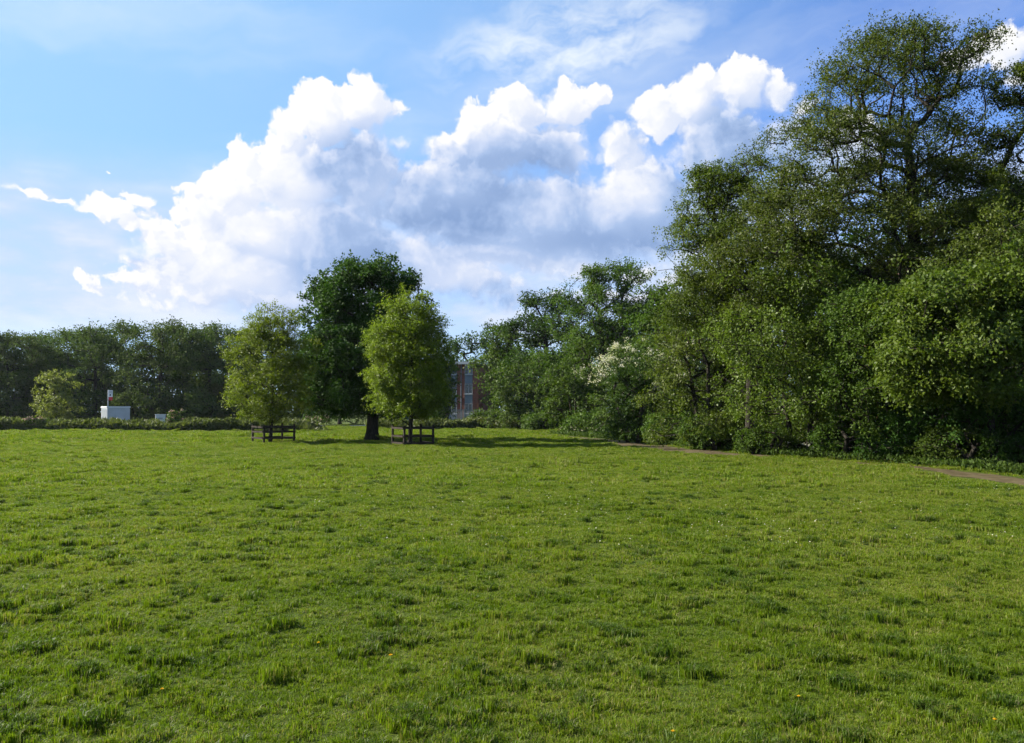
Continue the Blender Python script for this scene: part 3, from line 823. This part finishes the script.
def build_flats():
    d = 108.0; rz = math.radians(-16)
    x1 = gx(478.5, d)
    brick = brick_mat('flats brick', (0.25, 0.072, 0.046), (0.18, 0.050, 0.036), (0.18, 0.15, 0.13))
    whitep = simple('flats white trim', (0.42, 0.43, 0.44), 0.5, var=0.08); panel = simple('flats spandrel panel', (0.15, 0.19, 0.23), 0.5, var=0.15)
    glass = glass_mat(); fel = simple('flats roof felt', (0.42, 0.42, 0.40), 0.9)
    root = empty('brick_flats', (x1, d, gz(x1, d)), rz); tag(root, 'three storey flat roofed red brick flats glimpsed between the trees', 'flats')
    W, Dp, H = 13.0, 9.0, 8.25
    MB().box(-W, 0, 0, Dp, -.3, H).build('wall', brick, root)
    rf = MB().box(-W-.35, .35, -.35, Dp+.35, H+.002, H+.10).build('roof', fel, root)
    MB().box(-W-.40, .40, -.40, -.352, H-.10, H+.24).box(-W-.40, .40, Dp+.352, Dp+.40, H-.10, H+.24).box(.352, .40, -.351, Dp+.351, H-.10, H+.24).box(-W-.40, -W-.352, -.351, Dp+.351, H-.10, H+.24).build('fascia', whitep, rf)
    def bay(xa, xb, lab):
        for s in range(3):
            z0 = 0.55+s*2.65
            fr = MB()
            for a, b_, c, e in ((xa, xa+.06, z0+.95, z0+2.3), (xb-.06, xb, z0+.95, z0+2.3), (xa+.06, xb-.06, z0+.95, z0+1.02), (xa+.06, xb-.06, z0+2.23, z0+2.3), ((xa+xb)/2-.03, (xa+xb)/2+.03, z0+1.02, z0+2.23)):
                fr.box(a, b_, -.06, .02, c, e)
            w = fr.build('window', whitep, root)
            MB().box(xa+.06, xb-.06, -.025, .015, z0+1.02, z0+2.23).build('pane', glass, w)
            MB().box(xa-.08, xb+.08, -.16, -.002, z0+.85, z0+.948).build('sill', whitep, w)
            MB().box(xa, xb, -.045, -.003, z0-.30, z0+.848).build('spandrel_panel', panel, root)
    bay(-1.95, -.85, 0); bay(-4.6, -3.1, 1); bay(-8.0, -6.5, 2); bay(-11.2, -9.7, 3)
    MB().tube((-2.45, -.09, 0), (-2.45, -.09, H-.1), .055).build('drainpipe', panel, root)
    # pale railings in front of the flats
    rl = simple('railing paint', (0.32, 0.37, 0.42), 0.5, var=0.1)
    xr = gx(480, 104.5); rroot = empty('metal_railing', (xr, 104.5, gz(xr, 104.5)), math.radians(4)); tag(rroot, 'pale blue grey metal railing in front of the brick flats', 'railing')
    b = MB()
    for i in range(81): b.tube((-8+i*.1, 0, .75), (-8+i*.1, 0, 1.9), .016, None, 5)
    b.build('bars', rl, rroot)
    for z in (.72, 1.9): MB().box(-8.05, .05, -.035, .035, z, z+.07).build('rail', rl, rroot)
    for i in range(5): MB().box(-8+i*2-.05, -8+i*2+.05, -.05, .05, -.2, 2.05).build('post', rl, rroot)
    MB().box(-8.05, .05, -.12, .12, -.3, .55).build('plinth', whitep, rroot)

def build_house():
    """brick house that shows in scraps through the leaves on the right"""
    d = 44.0; x0 = gx(880, d)
    brick = brick_mat('house brick', (0.46, 0.20, 0.095), (0.38, 0.15, 0.075), (0.36, 0.32, 0.27))
    wp = simple('house white trim', (0.78, 0.78, 0.76), 0.5, var=0.06); tile = simple('house roof tiles', (0.16, 0.085, 0.065), 0.85, var=0.4, scale=9)
    glass = glass_mat()
    root = empty('brick_house', (x0, d, gz(x0, d)), math.radians(-18)); tag(root, 'orange brick house with white gutters hidden behind the right hand trees', 'house')
    W, Dp, H = 13.0, 8.0, 8.0
    MB().box(0, W, 0, Dp, -.2, H).build('wall', brick, root)
    b = MB(); k = len(b.v)
    b.v += [(-.4, -.5, H), (W+.4, -.5, H), (W+.4, Dp+.5, H), (-.4, Dp+.5, H), (-.4, Dp/2, H+2.6), (W+.4, Dp/2, H+2.6)]
    b.f += [(0, 1, 5, 4), (2, 3, 4, 5), (0, 4, 3), (1, 2, 5), (0, 3, 2, 1)]
    b.build('roof', tile, root)
    MB().bar((-.4, -.58, H-.05), (W+.4, -.58, H-.05), .12, .14).build('gutter', wp, root)
    MB().bar((-.4, -.06, 5.35), (W+.4, -.06, 5.35), .06, .22).build('trim_band', wp, root)
    for xa in (1.2, 4.6, 8.2, 11.0):
        for z in (1.0, 5.7):
            fr = MB()
            for a, b_, c, e in ((xa, xa+.08, z, z+1.4), (xa+1.42, xa+1.5, z, z+1.4), (xa+.08, xa+1.42, z, z+.08), (xa+.08, xa+1.42, z+1.32, z+1.4), (xa+.71, xa+.79, z+.08, z+1.32)):
                fr.box(a, b_, -.07, .02, c, e)
            w = fr.build('window', wp, root)
            MB().box(xa+.08, xa+1.42, -.03, .015, z+.08, z+1.32).build('pane', glass, w)
            MB().box(xa-.08, xa+1.58, -.14, -.002, z-.08, z-.002).build('sill', wp, w)
    MB().tube((W-.6, -.1, 0), (W-.6, -.1, H-.1), .06).build('drainpipe', wp, root)

# ================================================================== planting
def build_trees():
    # ---- three trees on the grass
    b, lb = lobes_px(372, 48.5, [(362, 300, 46, 44), (383, 286, 28, 24), (342, 312, 32, 38), (365, 355, 58, 46), (330, 365, 30, 40), (405, 340, 20, 50), (345, 398, 40, 22), (385, 395, 40, 24)])
    make_tree('shade_tree', 'tall dark green tree with thick trunk behind the two fenced young trees', 'tree', b, lb, 1300, 84, 0.60, 0.15, DARKLEAF, 0.35, 7.5, 101, bough=4, zmin=1.9, flare=0.55, fill=380, tip=0.02, shell=(0.5, 1.0), aspect=.75)
    b, lb = lobes_px(271, 44.5, [(272, 364, 42, 52), (273, 326, 25, 24), (271, 392, 45, 27), (254, 360, 24, 34), (290, 358, 24, 36)])
    make_tree('young_tree', 'left young yellow green tree in a timber guard with a thin see-through crown', 'tree', b, lb, 900, 70, 0.40, 0.088, YOUNG, 0.10, 6.0, 102, bough=2, group='young fenced trees', zmin=1.25, flare=0.2, bark=BARK, fill=60, up=1.4, tip=0.009, wob=.07, shell=(.4, .98))
    b, lb = lobes_px(410, 40.5, [(408, 364, 40, 50), (411, 316, 28, 29), (408, 392, 43, 26), (422, 347, 27, 40), (394, 352, 27, 40)])
    make_tree('young_tree', 'bright yellow green young tree in a timber guard just right of the thick trunk', 'tree', b, lb, 1150, 76, 0.38, 0.088, YOUNG, 0.11, 6.4, 103, bough=3, group='young fenced trees', zmin=1.3, flare=0.2, bark=BARK, fill=140, up=1.4, tip=0.009, wob=.07, shell=(.4, .98))

    # ---- the long dark row on the left
    def rowtree(px, d, top, w, seed, label, mat=FAR, ncl=420, nl=60, leaf=.22, low=426):
        h = (low-top)
        data = [(px, top+h*.22, w*.42, h*.22), (px-w*.22, top+h*.36, w*.34, h*.24), (px+w*.24, top+h*.38, w*.34, h*.24), (px, top+h*.60, w*.54, h*.28), (px-w*.2, top+h*.80, w*.38, h*.2), (px+w*.2, top+h*.80, w*.38, h*.2)]
        b, lb = lobes_px(px, d, data)
        return make_tree('broadleaf_tree', label, 'tree', b, lb, ncl, nl, 1.0, leaf, mat, 0.26, h*d/F*.6, seed, group='dark row of trees across the far left', fill=70, tip=.03, seg=.9, shell=(.5, 1.0))[0]
    T = []
    T.append(rowtree(8, 96, 329, 60, 201, 'dark tree at the far left edge of the picture'))
    T.append(rowtree(95, 98, 323, 74, 202, 'broad dark tree right behind the white cabin'))
    T.append(rowtree(160, 95, 318, 72, 203, 'highest tree of the far left row, above the small white utility box'))
    def cp(k, px, d, top, ref, label, rz, wide=1.0):
        s = (426-top)*d/((426-ref[0])*ref[1])
        x = gx(px, d)
        copy_tree(T[k], (x, d, gz(x, d)), label, rz, (s*wide, s*wide, s))
    R = [(329, 96), (323, 98), (318, 95)]
    cp(1, 45, 101, 333, R[1], 'low topped dark tree behind the small pale tree of the far left row', 2.1)
    cp(2, 208, 97, 322, R[2], 'dark tree at the right end of the far left row, beside the left young tree', 1.2)
    cp(0, 128, 107, 321, R[0], 'dark tree in the second rank between the sign pole and the utility box', 4.0, 1.15)
    cp(0, 232, 99, 326, R[0], 'dark tree partly hidden by the left edge of the left young tree', 3.0)
    cp(1, 262, 104, 330, R[1], 'dark tree hidden behind the crown of the left young tree', 5.2)
    cp(2, 300, 106, 335, R[2], 'dark tree between the left young tree and the tall shade tree', 0.4)
    cp(1, 340, 112, 345, R[1], 'dark tree behind the trunk of the tall shade tree', 3.3)
    cp(0, 390, 116, 350, R[0], 'dark tree far behind the right young tree', 1.9)
    cp(2, -40, 98, 322, R[2], 'dark tree just outside the left edge of the picture', 2.9)
    cp(0, 70, 112, 330, R[0], 'dark tree in the second rank behind the small pale tree', 0.8, 1.2)
    cp(1, 20, 110, 334, R[1], 'dark tree in the second rank by the left edge', 1.0, 1.2)
    cp(0, 185, 110, 323, R[0], 'dark tree in the second rank right of the utility box', 5.5, 1.2)
    b, lb = lobes_px(57, 82, [(57, 385, 17, 15), (52, 402, 18, 14), (63, 404, 15, 14), (56, 414, 15, 8)])
    make_tree('small_tree', 'small pale yellow green tree in front of the dark far left row', 'tree', b, lb, 200, 50, .50, .17, PALE, .10, 3.0, 210, bough=2, zmin=.3, tip=.02)

    # ---- behind and right of the flats
    b, lb = lobes_px(470, 124, [(462, 350, 16, 12), (490, 340, 18, 16), (478, 360, 30, 20), (500, 370, 24, 30), (462, 385, 30, 34)])
    make_tree('broadleaf_tree', 'dark tree crown showing above the roof of the brick flats', 'tree', b, lb, 300, 40, 1.2, .36, DARKLEAF, .35, 9, 220, zmin=1, fill=60, tip=.03, seg=1)
    b, lb = lobes_px(447, 97, [(442, 362, 12, 14), (437, 378, 14, 18), (445, 386, 9, 20), (439, 404, 14, 14)])
    make_tree('broadleaf_tree', 'dark tree covering the left part of the brick flats', 'tree', b, lb, 160, 50, .9, .26, DARKLEAF, .2, 5, 225, zmin=.4, fill=40, tip=.03, seg=.8)
    cp(0, 560, 112, 330, R[0], 'dark background tree far behind the round bush near the flats', .5, 1.2)
    cp(1, 615, 100, 318, R[1], 'dark background tree far behind the airy tree', 2.5, 1.2)
    cp(2, 668, 90, 310, R[2], 'dark background tree far behind the hawthorn', 4.5, 1.2)
    cp(0, 730, 78, 300, R[0], 'dark background tree far behind the slender alder', 1.5, 1.2)
    cp(1, 800, 66, 275, R[1], 'dark background tree far behind the wide willow bush', 3.6, 1.25)
    cp(2, 880, 62, 265, R[2], 'dark background tree far behind the trunk of the tallest alder', 5.1, 1.25)
    cp(0, 1080, 58, 240, R[0], 'dark background tree far behind the alder cut by the right edge', 0.2, 1.25)
    b, lb = lobes_px(507, 96, [(505, 345, 22, 18), (500, 365, 24, 26), (512, 385, 30, 34)])
    make_tree('broadleaf_tree', 'dark tree close against the right end of the brick flats', 'tree', b, lb, 300, 40, 1.0, .30, MIDLEAF, .3, 8, 221, zmin=.6, fill=60, tip=.03, seg=.8)
    b, lb = lobes_px(545, 84, [(545, 308, 22, 18), (540, 325, 30, 22), (555, 345, 34, 30), (545, 380, 44, 40)])
    make_tree('broadleaf_tree', 'dark rounded tree left of the tall airy tree', 'tree', b, lb, 640, 56, .9, .22, DARKLEAF, .35, 10, 222, zmin=.6, fill=80, tip=.03, seg=.8)
    b, lb = lobes_px(600, 70, [(612, 278, 30, 14), (585, 295, 26, 18), (640, 300, 22, 16), (600, 318, 44, 24), (630, 330, 36, 26), (595, 360, 50, 40)])
    make_tree('broadleaf_tree', 'tall airy tree with sky gaps above the blossoming hawthorn', 'tree', b, lb, 760, 60, .80, .17, MIDLEAF, .30, 10.5, 223, zmin=.6, fill=140, tip=.028, seg=.7, shell=(.6, 1.02), wob=.2)
    b, lb = lobes_px(660, 60, [(672, 300, 20, 16), (655, 318, 24, 20), (680, 325, 30, 30), (660, 350, 40, 34)])
    make_tree('broadleaf_tree', 'dark tree behind the hawthorn between the airy tree and the alders', 'tree', b, lb, 340, 44, .75, .2, MIDLEAF, .28, 8, 224, zmin=.6, fill=60, tip=.025, seg=.7)
    def bush(px, d, data, label, mat, seed, ncl, nl, r, leaf, group='bushes along the wood edge', cat='bush', name='leafy_bush', **k):
        b, lb = lobes_px(px, d, data)
        h = max(q[2]+q[5] for q in lb)
        return make_tree(name, label, cat, b, lb, ncl, nl, r, leaf, mat, .16, h*.45, seed, group=group, crown='foliage', trunk='stems', stems=3, zmin=.05, up=.5, flare=.1, wob=.26, shell=(.35, 1.06), **k)
    bush(525, 80, [(522, 385, 34, 26), (505, 402, 22, 22), (540, 405, 26, 24), (522, 415, 36, 14)], 'round mid green bush just right of the brick flats', SHRUB, 230, 330, 40, .75, .22, fill=60)
    bush(578, 66, [(578, 370, 24, 24), (565, 395, 28, 28), (592, 400, 26, 26), (578, 418, 36, 14)], 'green bush left of the hawthorn, under the airy tree', MIDLEAF, 231, 320, 42, .62, .18, fill=60)
    r_, C_, cen_ = bush(655, 50, [(660, 352, 38, 20), (625, 372, 32, 28), (650, 395, 46, 34), (610, 395, 22, 30), (680, 390, 30, 36), (640, 420, 40, 16)], 'hawthorn bush with sprays of white blossom over its upper side', SHRUB, 232, 520, 44, .50, .12, cat='hawthorn', name='hawthorn_bush', fill=80)
    rng = np.random.default_rng(9)
    dirs = unit(C_-cen_); sel = (dirs[:, 2] > .1) & (dirs[:, 0] < .75) & (rng.random(len(C_)) < .42)
    v, f = foliage(C_[sel]+dirs[sel]*.30, cen_, rng, 60, .42, .075, twigs=5, aspect=.9)
    mesh_obj('blossom', v, f, BLOSSOM, r_)
    bush(634, 44, [(634, 378, 20, 26), (626, 400, 22, 26), (640, 410, 20, 22), (632, 424, 24, 12)], 'dark conical bush in front of the hawthorn', DARKLEAF, 233, 240, 44, .42, .12, fill=50)

    # ---- the tall wood edge on the right
    b, lb = lobes_px(912, 30, [(892, 60, 58, 28, 0, 2.6), (945, 46, 36, 28, .4, 2), (856, 92, 44, 30, -.6, 2.4), (945, 110, 40, 30, .4, 2.2), (830, 150, 60, 40, -.8, 2.8), (905, 165, 60, 40, 0, 3), (965, 190, 50, 44, .5, 2.6), (795, 208, 54, 42, -1, 3), (860, 235, 80, 50, -.6, 3.4), (940, 255, 70, 55, 0, 3.4), (770, 265, 60, 44, -.5, 3)])
    make_tree('alder_tree', 'tallest alder with bare dark limbs showing through its layered crown', 'tree', b, lb, 2600, 82, .52, .080, ALDER, .30, 11.2, 301, group='alders of the right hand wood', flare=.4, seg=.4, shell=(.5, 1.0), wob=.14, flat=.45, droop=.15, up=.62, tip=.009, wig=.05, fill=320)
    b, lb = lobes_px(748, 33, [(712, 185, 26, 20), (735, 205, 36, 26), (705, 225, 34, 26), (760, 190, 36, 30), (720, 265, 44, 36), (700, 300, 34, 36), (760, 280, 50, 44)])
    make_tree('alder_tree', 'slender alder with thin top sprays at the left end of the tall wood', 'tree', b, lb, 1050, 80, .46, .085, ALDER, .18, 6.8, 302, group='alders of the right hand wood', flare=.3, seg=.4, shell=(.5, 1.02), wob=.24, flat=.5, tip=.010, fill=50)
    b, lb = lobes_px(1050, 28, [(1035, 90, 44, 36), (1010, 130, 30, 26), (1040, 170, 56, 44), (1000, 205, 46, 40), (1060, 240, 60, 60), (985, 265, 50, 40), (1090, 130, 50, 70), (958, 262, 36, 28, -4), (1008, 243, 46, 34, -4.5), (1050, 270, 40, 40, -4.5)])
    make_tree('alder_tree', 'alder cut by the right edge of the picture', 'tree', b, lb, 1150, 84, .46, .085, ALDER, .26, 8.5, 303, group='alders of the right hand wood', flare=.4, seg=.4, wob=.22, flat=.5, tip=.010, fill=40)
    bush(708, 36, [(705, 300, 36, 34), (690, 345, 40, 40), (735, 345, 44, 44), (705, 390, 50, 44), (680, 405, 28, 30), (740, 400, 40, 40)], 'big yellow green willow bush at the left end of the tall wood', WILLOW, 304, 700, 56, .44, .095, fill=120)
    bush(800, 31, [(800, 285, 56, 42, -2.5), (765, 330, 54, 46, -2.5), (832, 325, 50, 44, -3), (785, 375, 60, 44, -2), (848, 375, 40, 44, -1.5), (815, 420, 60, 34, 1)], 'wide olive green willow bush below the tallest alder', WILLOW, 305, 1000, 56, .44, .090, fill=180)
    bush(880, 28, [(870, 320, 44, 40, -3), (905, 345, 48, 44, -3), (868, 385, 46, 40, -1.5), (910, 420, 50, 34, 1)], 'dark green bush right under the trunk of the tallest alder', MIDLEAF, 306, 620, 56, .40, .090, fill=130)
    hz_ = bush(985, 25.5, [(950, 298, 40, 26, -2), (1010, 292, 44, 32, -3.5), (945, 330, 54, 42, -3.5), (1000, 355, 54, 40, -3.5), (1060, 330, 56, 60, -3), (918, 300, 30, 30, -2), (925, 372, 34, 28, -2.5)], 'broad olive green hazel bush filling the right of the wood', ALDER, 307, 950, 66, .46, .105, fill=140)
    bush(960, 25.5, [(955, 405, 50, 34), (1010, 415, 50, 34), (930, 435, 34, 24), (985, 445, 60, 18), (1060, 420, 60, 50)], 'deep green shaded bush beneath the broad olive green hazel', DARKLEAF, 308, 620, 54, .36, .10, fill=120)
    x = gx(1175, 24); copy_tree(hz_[0], (x, 24, gz(x, 24)), 'hazel bush beyond the right edge of the picture', 2.2)
    # trees deeper in the wood close its gaps
    back = []
    for i, (px, d, top, w, lab) in enumerate([(800, 44, 215, 150, 'dark background tree deep in the wood behind the willow bush'), (905, 41, 190, 150, 'dark background tree deep in the wood behind the tallest alder'), (1010, 39, 175, 150, 'dark background tree deep in the wood behind the hazel bush'), (725, 50, 270, 120, 'dark background tree deep in the wood behind the slender alder')]):
        low = 445; h = low-top
        data = [(px, top+h*.2, w*.4, h*.2), (px-w*.25, top+h*.4, w*.34, h*.24), (px+w*.25, top+h*.42, w*.34, h*.24), (px, top+h*.65, w*.5, h*.28), (px, top+h*.88, w*.5, h*.14)]
        b, lb = lobes_px(px, d, data)
        make_tree('broadleaf_tree', lab, 'tree', b, lb, 420, 44, .75, .19, DARKLEAF, .25, h*d/F*.55, 320+i, group='background trees inside the right hand wood', fill=160, tip=.02, seg=.7, zmin=.2)
    # low shrubs at the foot of the wood
    lows = []
    for i, (px, py, d, w, h, mat, lab) in enumerate([
        (590, 431, 60, 34, 22, SHRUB, 'low leafy shrub at the path edge under the green bush left of the hawthorn'),
        (668, 437, 41, 30, 26, SHRUB, 'low shrub at the path edge between the conical bush and the willow bush'),
        (712, 445, 34.5, 44, 30, SHRUB, 'low pale leaved shrub at the foot of the big yellow green willow bush'),
        (765, 453, 31, 40, 32, MIDLEAF, 'low shrub at the foot of the wood left of the dark hollow'),
        (842, 455, 28.5, 46, 44, MIDLEAF, 'upright pale leaved shrub right of the dark hollow'),
        (890, 460, 26.5, 44, 34, DARKLEAF, 'low shrub below the tallest alder by the path'),
        (955, 462, 24.8, 60, 40, MIDLEAF, 'pale spotted bramble shrub by the path near the right edge'),
        (1020, 466, 23.4, 50, 36, DARKLEAF, 'bramble shrub by the path at the right edge of the picture'),
        (545, 426, 76, 30, 16, SHRUB, 'low shrub at the edge of the grass right of the round bush'),
        (492, 424, 90, 30, 14, SHRUB, 'low shrub with pale flowers below the railing of the flats')]):
        data = [(px, py-h*.4, w*.5, h*.5), (px-w*.35, py-h*.3, w*.3, h*.4), (px+w*.35, py-h*.28, w*.3, h*.38)]
        bush(px, d, data, lab, mat, 340+i, 190, 44, .0085*d*.9+.1, max(.07, .0026*d), group='low shrubs at the foot of the wood', name='low_shrub', cat='shrub')

def build_rough():
    """belt of long grass, nettles and brambles"""
    rng = np.random.default_rng(77)
    def belt(name, label, line, width, hgt, n, leaf, mat, flower=None, nfl=0, aspect=.3):
        L = resample(np.array(line, float), .5); k = rng.integers(0, len(L), n)
        x = L[k, 0]+rng.normal(0, .4, n); y = L[k, 1]+(rng.random(n)-.5)*width*(0.7+.5*vnoise(L[k, 0], L[k, 1], .5, 3))
        hh = hgt*np.clip(.75+.45*vnoise(x, y, .9, 4)+.3*vnoise(x, y, 2.7, 5), .2, 1.6)
        edge = 1-np.abs((y-L[k, 1])/(width*.6))**2
        z = height(x, y)+hh*rng.random(n)**.7*np.clip(edge, .15, 1)
        A = rng.normal(size=(n, 3))*.6; A[:, 2] += .9; Nn = rng.normal(size=(n, 3))+np.array((0, -.4, .3))
        l = leaf*(.6+.8*rng.random(n))
        v, f = leaf_quads(np.c_[x, y, z-.1*l], A, Nn, l, l*aspect)
        o = mesh_obj(name, v, f, mat); tag(o, label, None, None, 'stuff')
        return o, np.c_[x, y, z]
    rg = leaf_mat('leaves rough grass', (0.070, 0.100, 0.020), (0.15, 0.180, 0.050), .3, .3)
    belt('rough_growth', 'band of long rough grass and brambles along the far left edge of the lawn', [(-60, 71), (-45, 71), (-30, 70.5), (-17.5, 70)], 2.6, 1.08, 52000, .34, rg)
    belt('rough_growth', 'rough growth behind the young trees', [(-14, 82), (-8.5, 82)], 2.2, 1.0, 8000, .34, rg)
    belt('rough_growth', 'rough growth in front of the brick flats', [(-9, 80), (-3, 82), (0.5, 80)], 3.0, 1.25, 12000, .32, rg)
    und = leaf_mat('leaves nettle', (0.032, 0.070, 0.010), (0.072, 0.116, 0.022), .3, .08, .65)
    P = PATHF[::-1]
    T = unit(np.gradient(P[:, :2], axis=0)); Nn = np.stack([-T[:, 1], T[:, 0]], 1)
    off = P[:, :2]+Nn*(P[:, 2:3]+1.0)
    sel = off[:, 1] < 66
    o, pp = belt('nettle_growth', 'nettles and long grass between the dirt path and the wood', off[sel], 1.0, .34, 26000, .12, und, aspect=.5)
    off2 = P[:, :2]+Nn*(P[:, 2:3]+2.8)
    belt('nettle_growth', 'dark undergrowth inside the edge of the wood', off2[off2[:, 1] < 66], 2.6, 1.0, 50000, .17, und, aspect=.55)
    # cow parsley heads
    pp = pp[pp[:, 1] > 27]; k = rng.choice(len(pp), 70, False); c = pp[k]; c[:, 2] = np.maximum(c[:, 2], .35)+.25*rng.random(70)
    vv, ff = foliage(c, c.mean(0)-np.array((0, 0, 40.)), rng, 36, .09, .028, flat=.2, twigs=6, droop=0, aspect=.9)
    o = mesh_obj('cow_parsley', vv, ff, BLOSSOM); tag(o, 'white cow parsley heads along the path', None, None, 'stuff')
    # pink flowering clumps in the left hedge strip
    for i, (px, py, d, lab) in enumerate([(178, 417, 71.5, 'pink flowering clump beside the small white utility box'), (35, 419, 71, 'pink flowering clump left of the small pale tree'), (318, 417, 72, 'dusky pink flowering clump behind the left guard')]):
        data = [(px, py, 9, 7), (px-5, py+3, 6, 5), (px+6, py+3, 6, 5)]
        b, lb = lobes_px(px, d, data)
        r, C, cen = make_tree('flowering_shrub', lab, 'shrub', b, lb, 60, 34, .35, .14, SHRUB, .06, .7, 400+i, group='pink flowering clumps', crown='foliage', trunk='stems', zmin=.05)
        v, f = foliage(C[::2]+np.array((0, -.12, .12)), cen, rng, 12, .22, .10, twigs=4, aspect=.9)
        mesh_obj('blossom', v, f, PINK, r)

# ================================================================== light, camera, settings
def build_light():
    s = bpy.data.lights.new('sun', 'SUN'); s.energy = SUN_E; s.angle = math.radians(0.53); s.color = (1.0, 0.94, 0.82)
    o = bpy.data.objects.new('sun', s); COL.objects.link(o)
    a = math.radians(SUN_AZ); e = math.radians(SUN_EL)
    import mathutils
    v = mathutils.Vector((math.sin(a)*math.cos(e), math.cos(a)*math.cos(e), math.sin(e)))
    o.rotation_euler = v.to_track_quat('Z', 'Y').to_euler(); o.location = v*100
    cam = bpy.data.objects.new('camera', bpy.data.cameras.new('camera')); COL.objects.link(cam)
    cam.location = (0, 0, EYE); cam.rotation_euler = (math.pi/2+PITCH, 0, 0)
    cam.data.sensor_width = 36; cam.data.lens = 36*F/1024; cam.data.clip_end = 6000; cam.data.clip_start = 0.1; SC.camera = cam
    vs = SC.view_settings; vs.view_transform = 'Standard'; vs.look = 'None'; vs.exposure = EXPOSURE; vs.gamma = 1; vs.use_curve_mapping = False
    c = SC.cycles; c.max_bounces = 6; c.diffuse_bounces = 3; c.glossy_bounces = 2; c.transmission_bounces = 4; c.transparent_max_bounces = 4
    c.use_adaptive_sampling = True; c.adaptive_threshold = 0.015; c.use_denoising = True; c.denoiser = 'OPENIMAGEDENOISE'; c.denoising_input_passes = 'RGB_ALBEDO_NORMAL'; c.denoising_prefilter = 'ACCURATE'; c.caustics_reflective = False; c.caustics_refractive = False
    c.sample_clamp_indirect = 4.0

build_world(); build_ground(); build_path(); build_grass()
build_guard(274, 44.5, 1.70, math.radians(38), 'tree guard of dark posts and rails round the left young tree', (0.28, 0.62, 0.88), True)
build_guard(413, 40.5, 1.54, math.radians(30), 'tree guard of dark posts and rails round the right young tree', (0.14, 0.48, 0.88), False)
build_cabin(); build_sign(); build_cabinet(); build_flats(); build_house()
def build_haze(density):
    b = MB().box(-160, 160, -40, 150, -1.5, 30)
    m, g, out = material('haze')
    pv = g.node('ShaderNodeVolumePrincipled'); pv.inputs['Color'].default_value = (0.80, 0.88, 1.0, 1); pv.inputs['Density'].default_value = density
    pv.inputs['Anisotropy'].default_value = 0.3
    g.l.new(pv.outputs[0], out.inputs['Volume'])
    tag(b.build('haze', m), 'thin bluish summer haze', None, None, 'stuff')
build_trees(); build_rough(); build_light()
if HAZE: build_haze(HAZE)
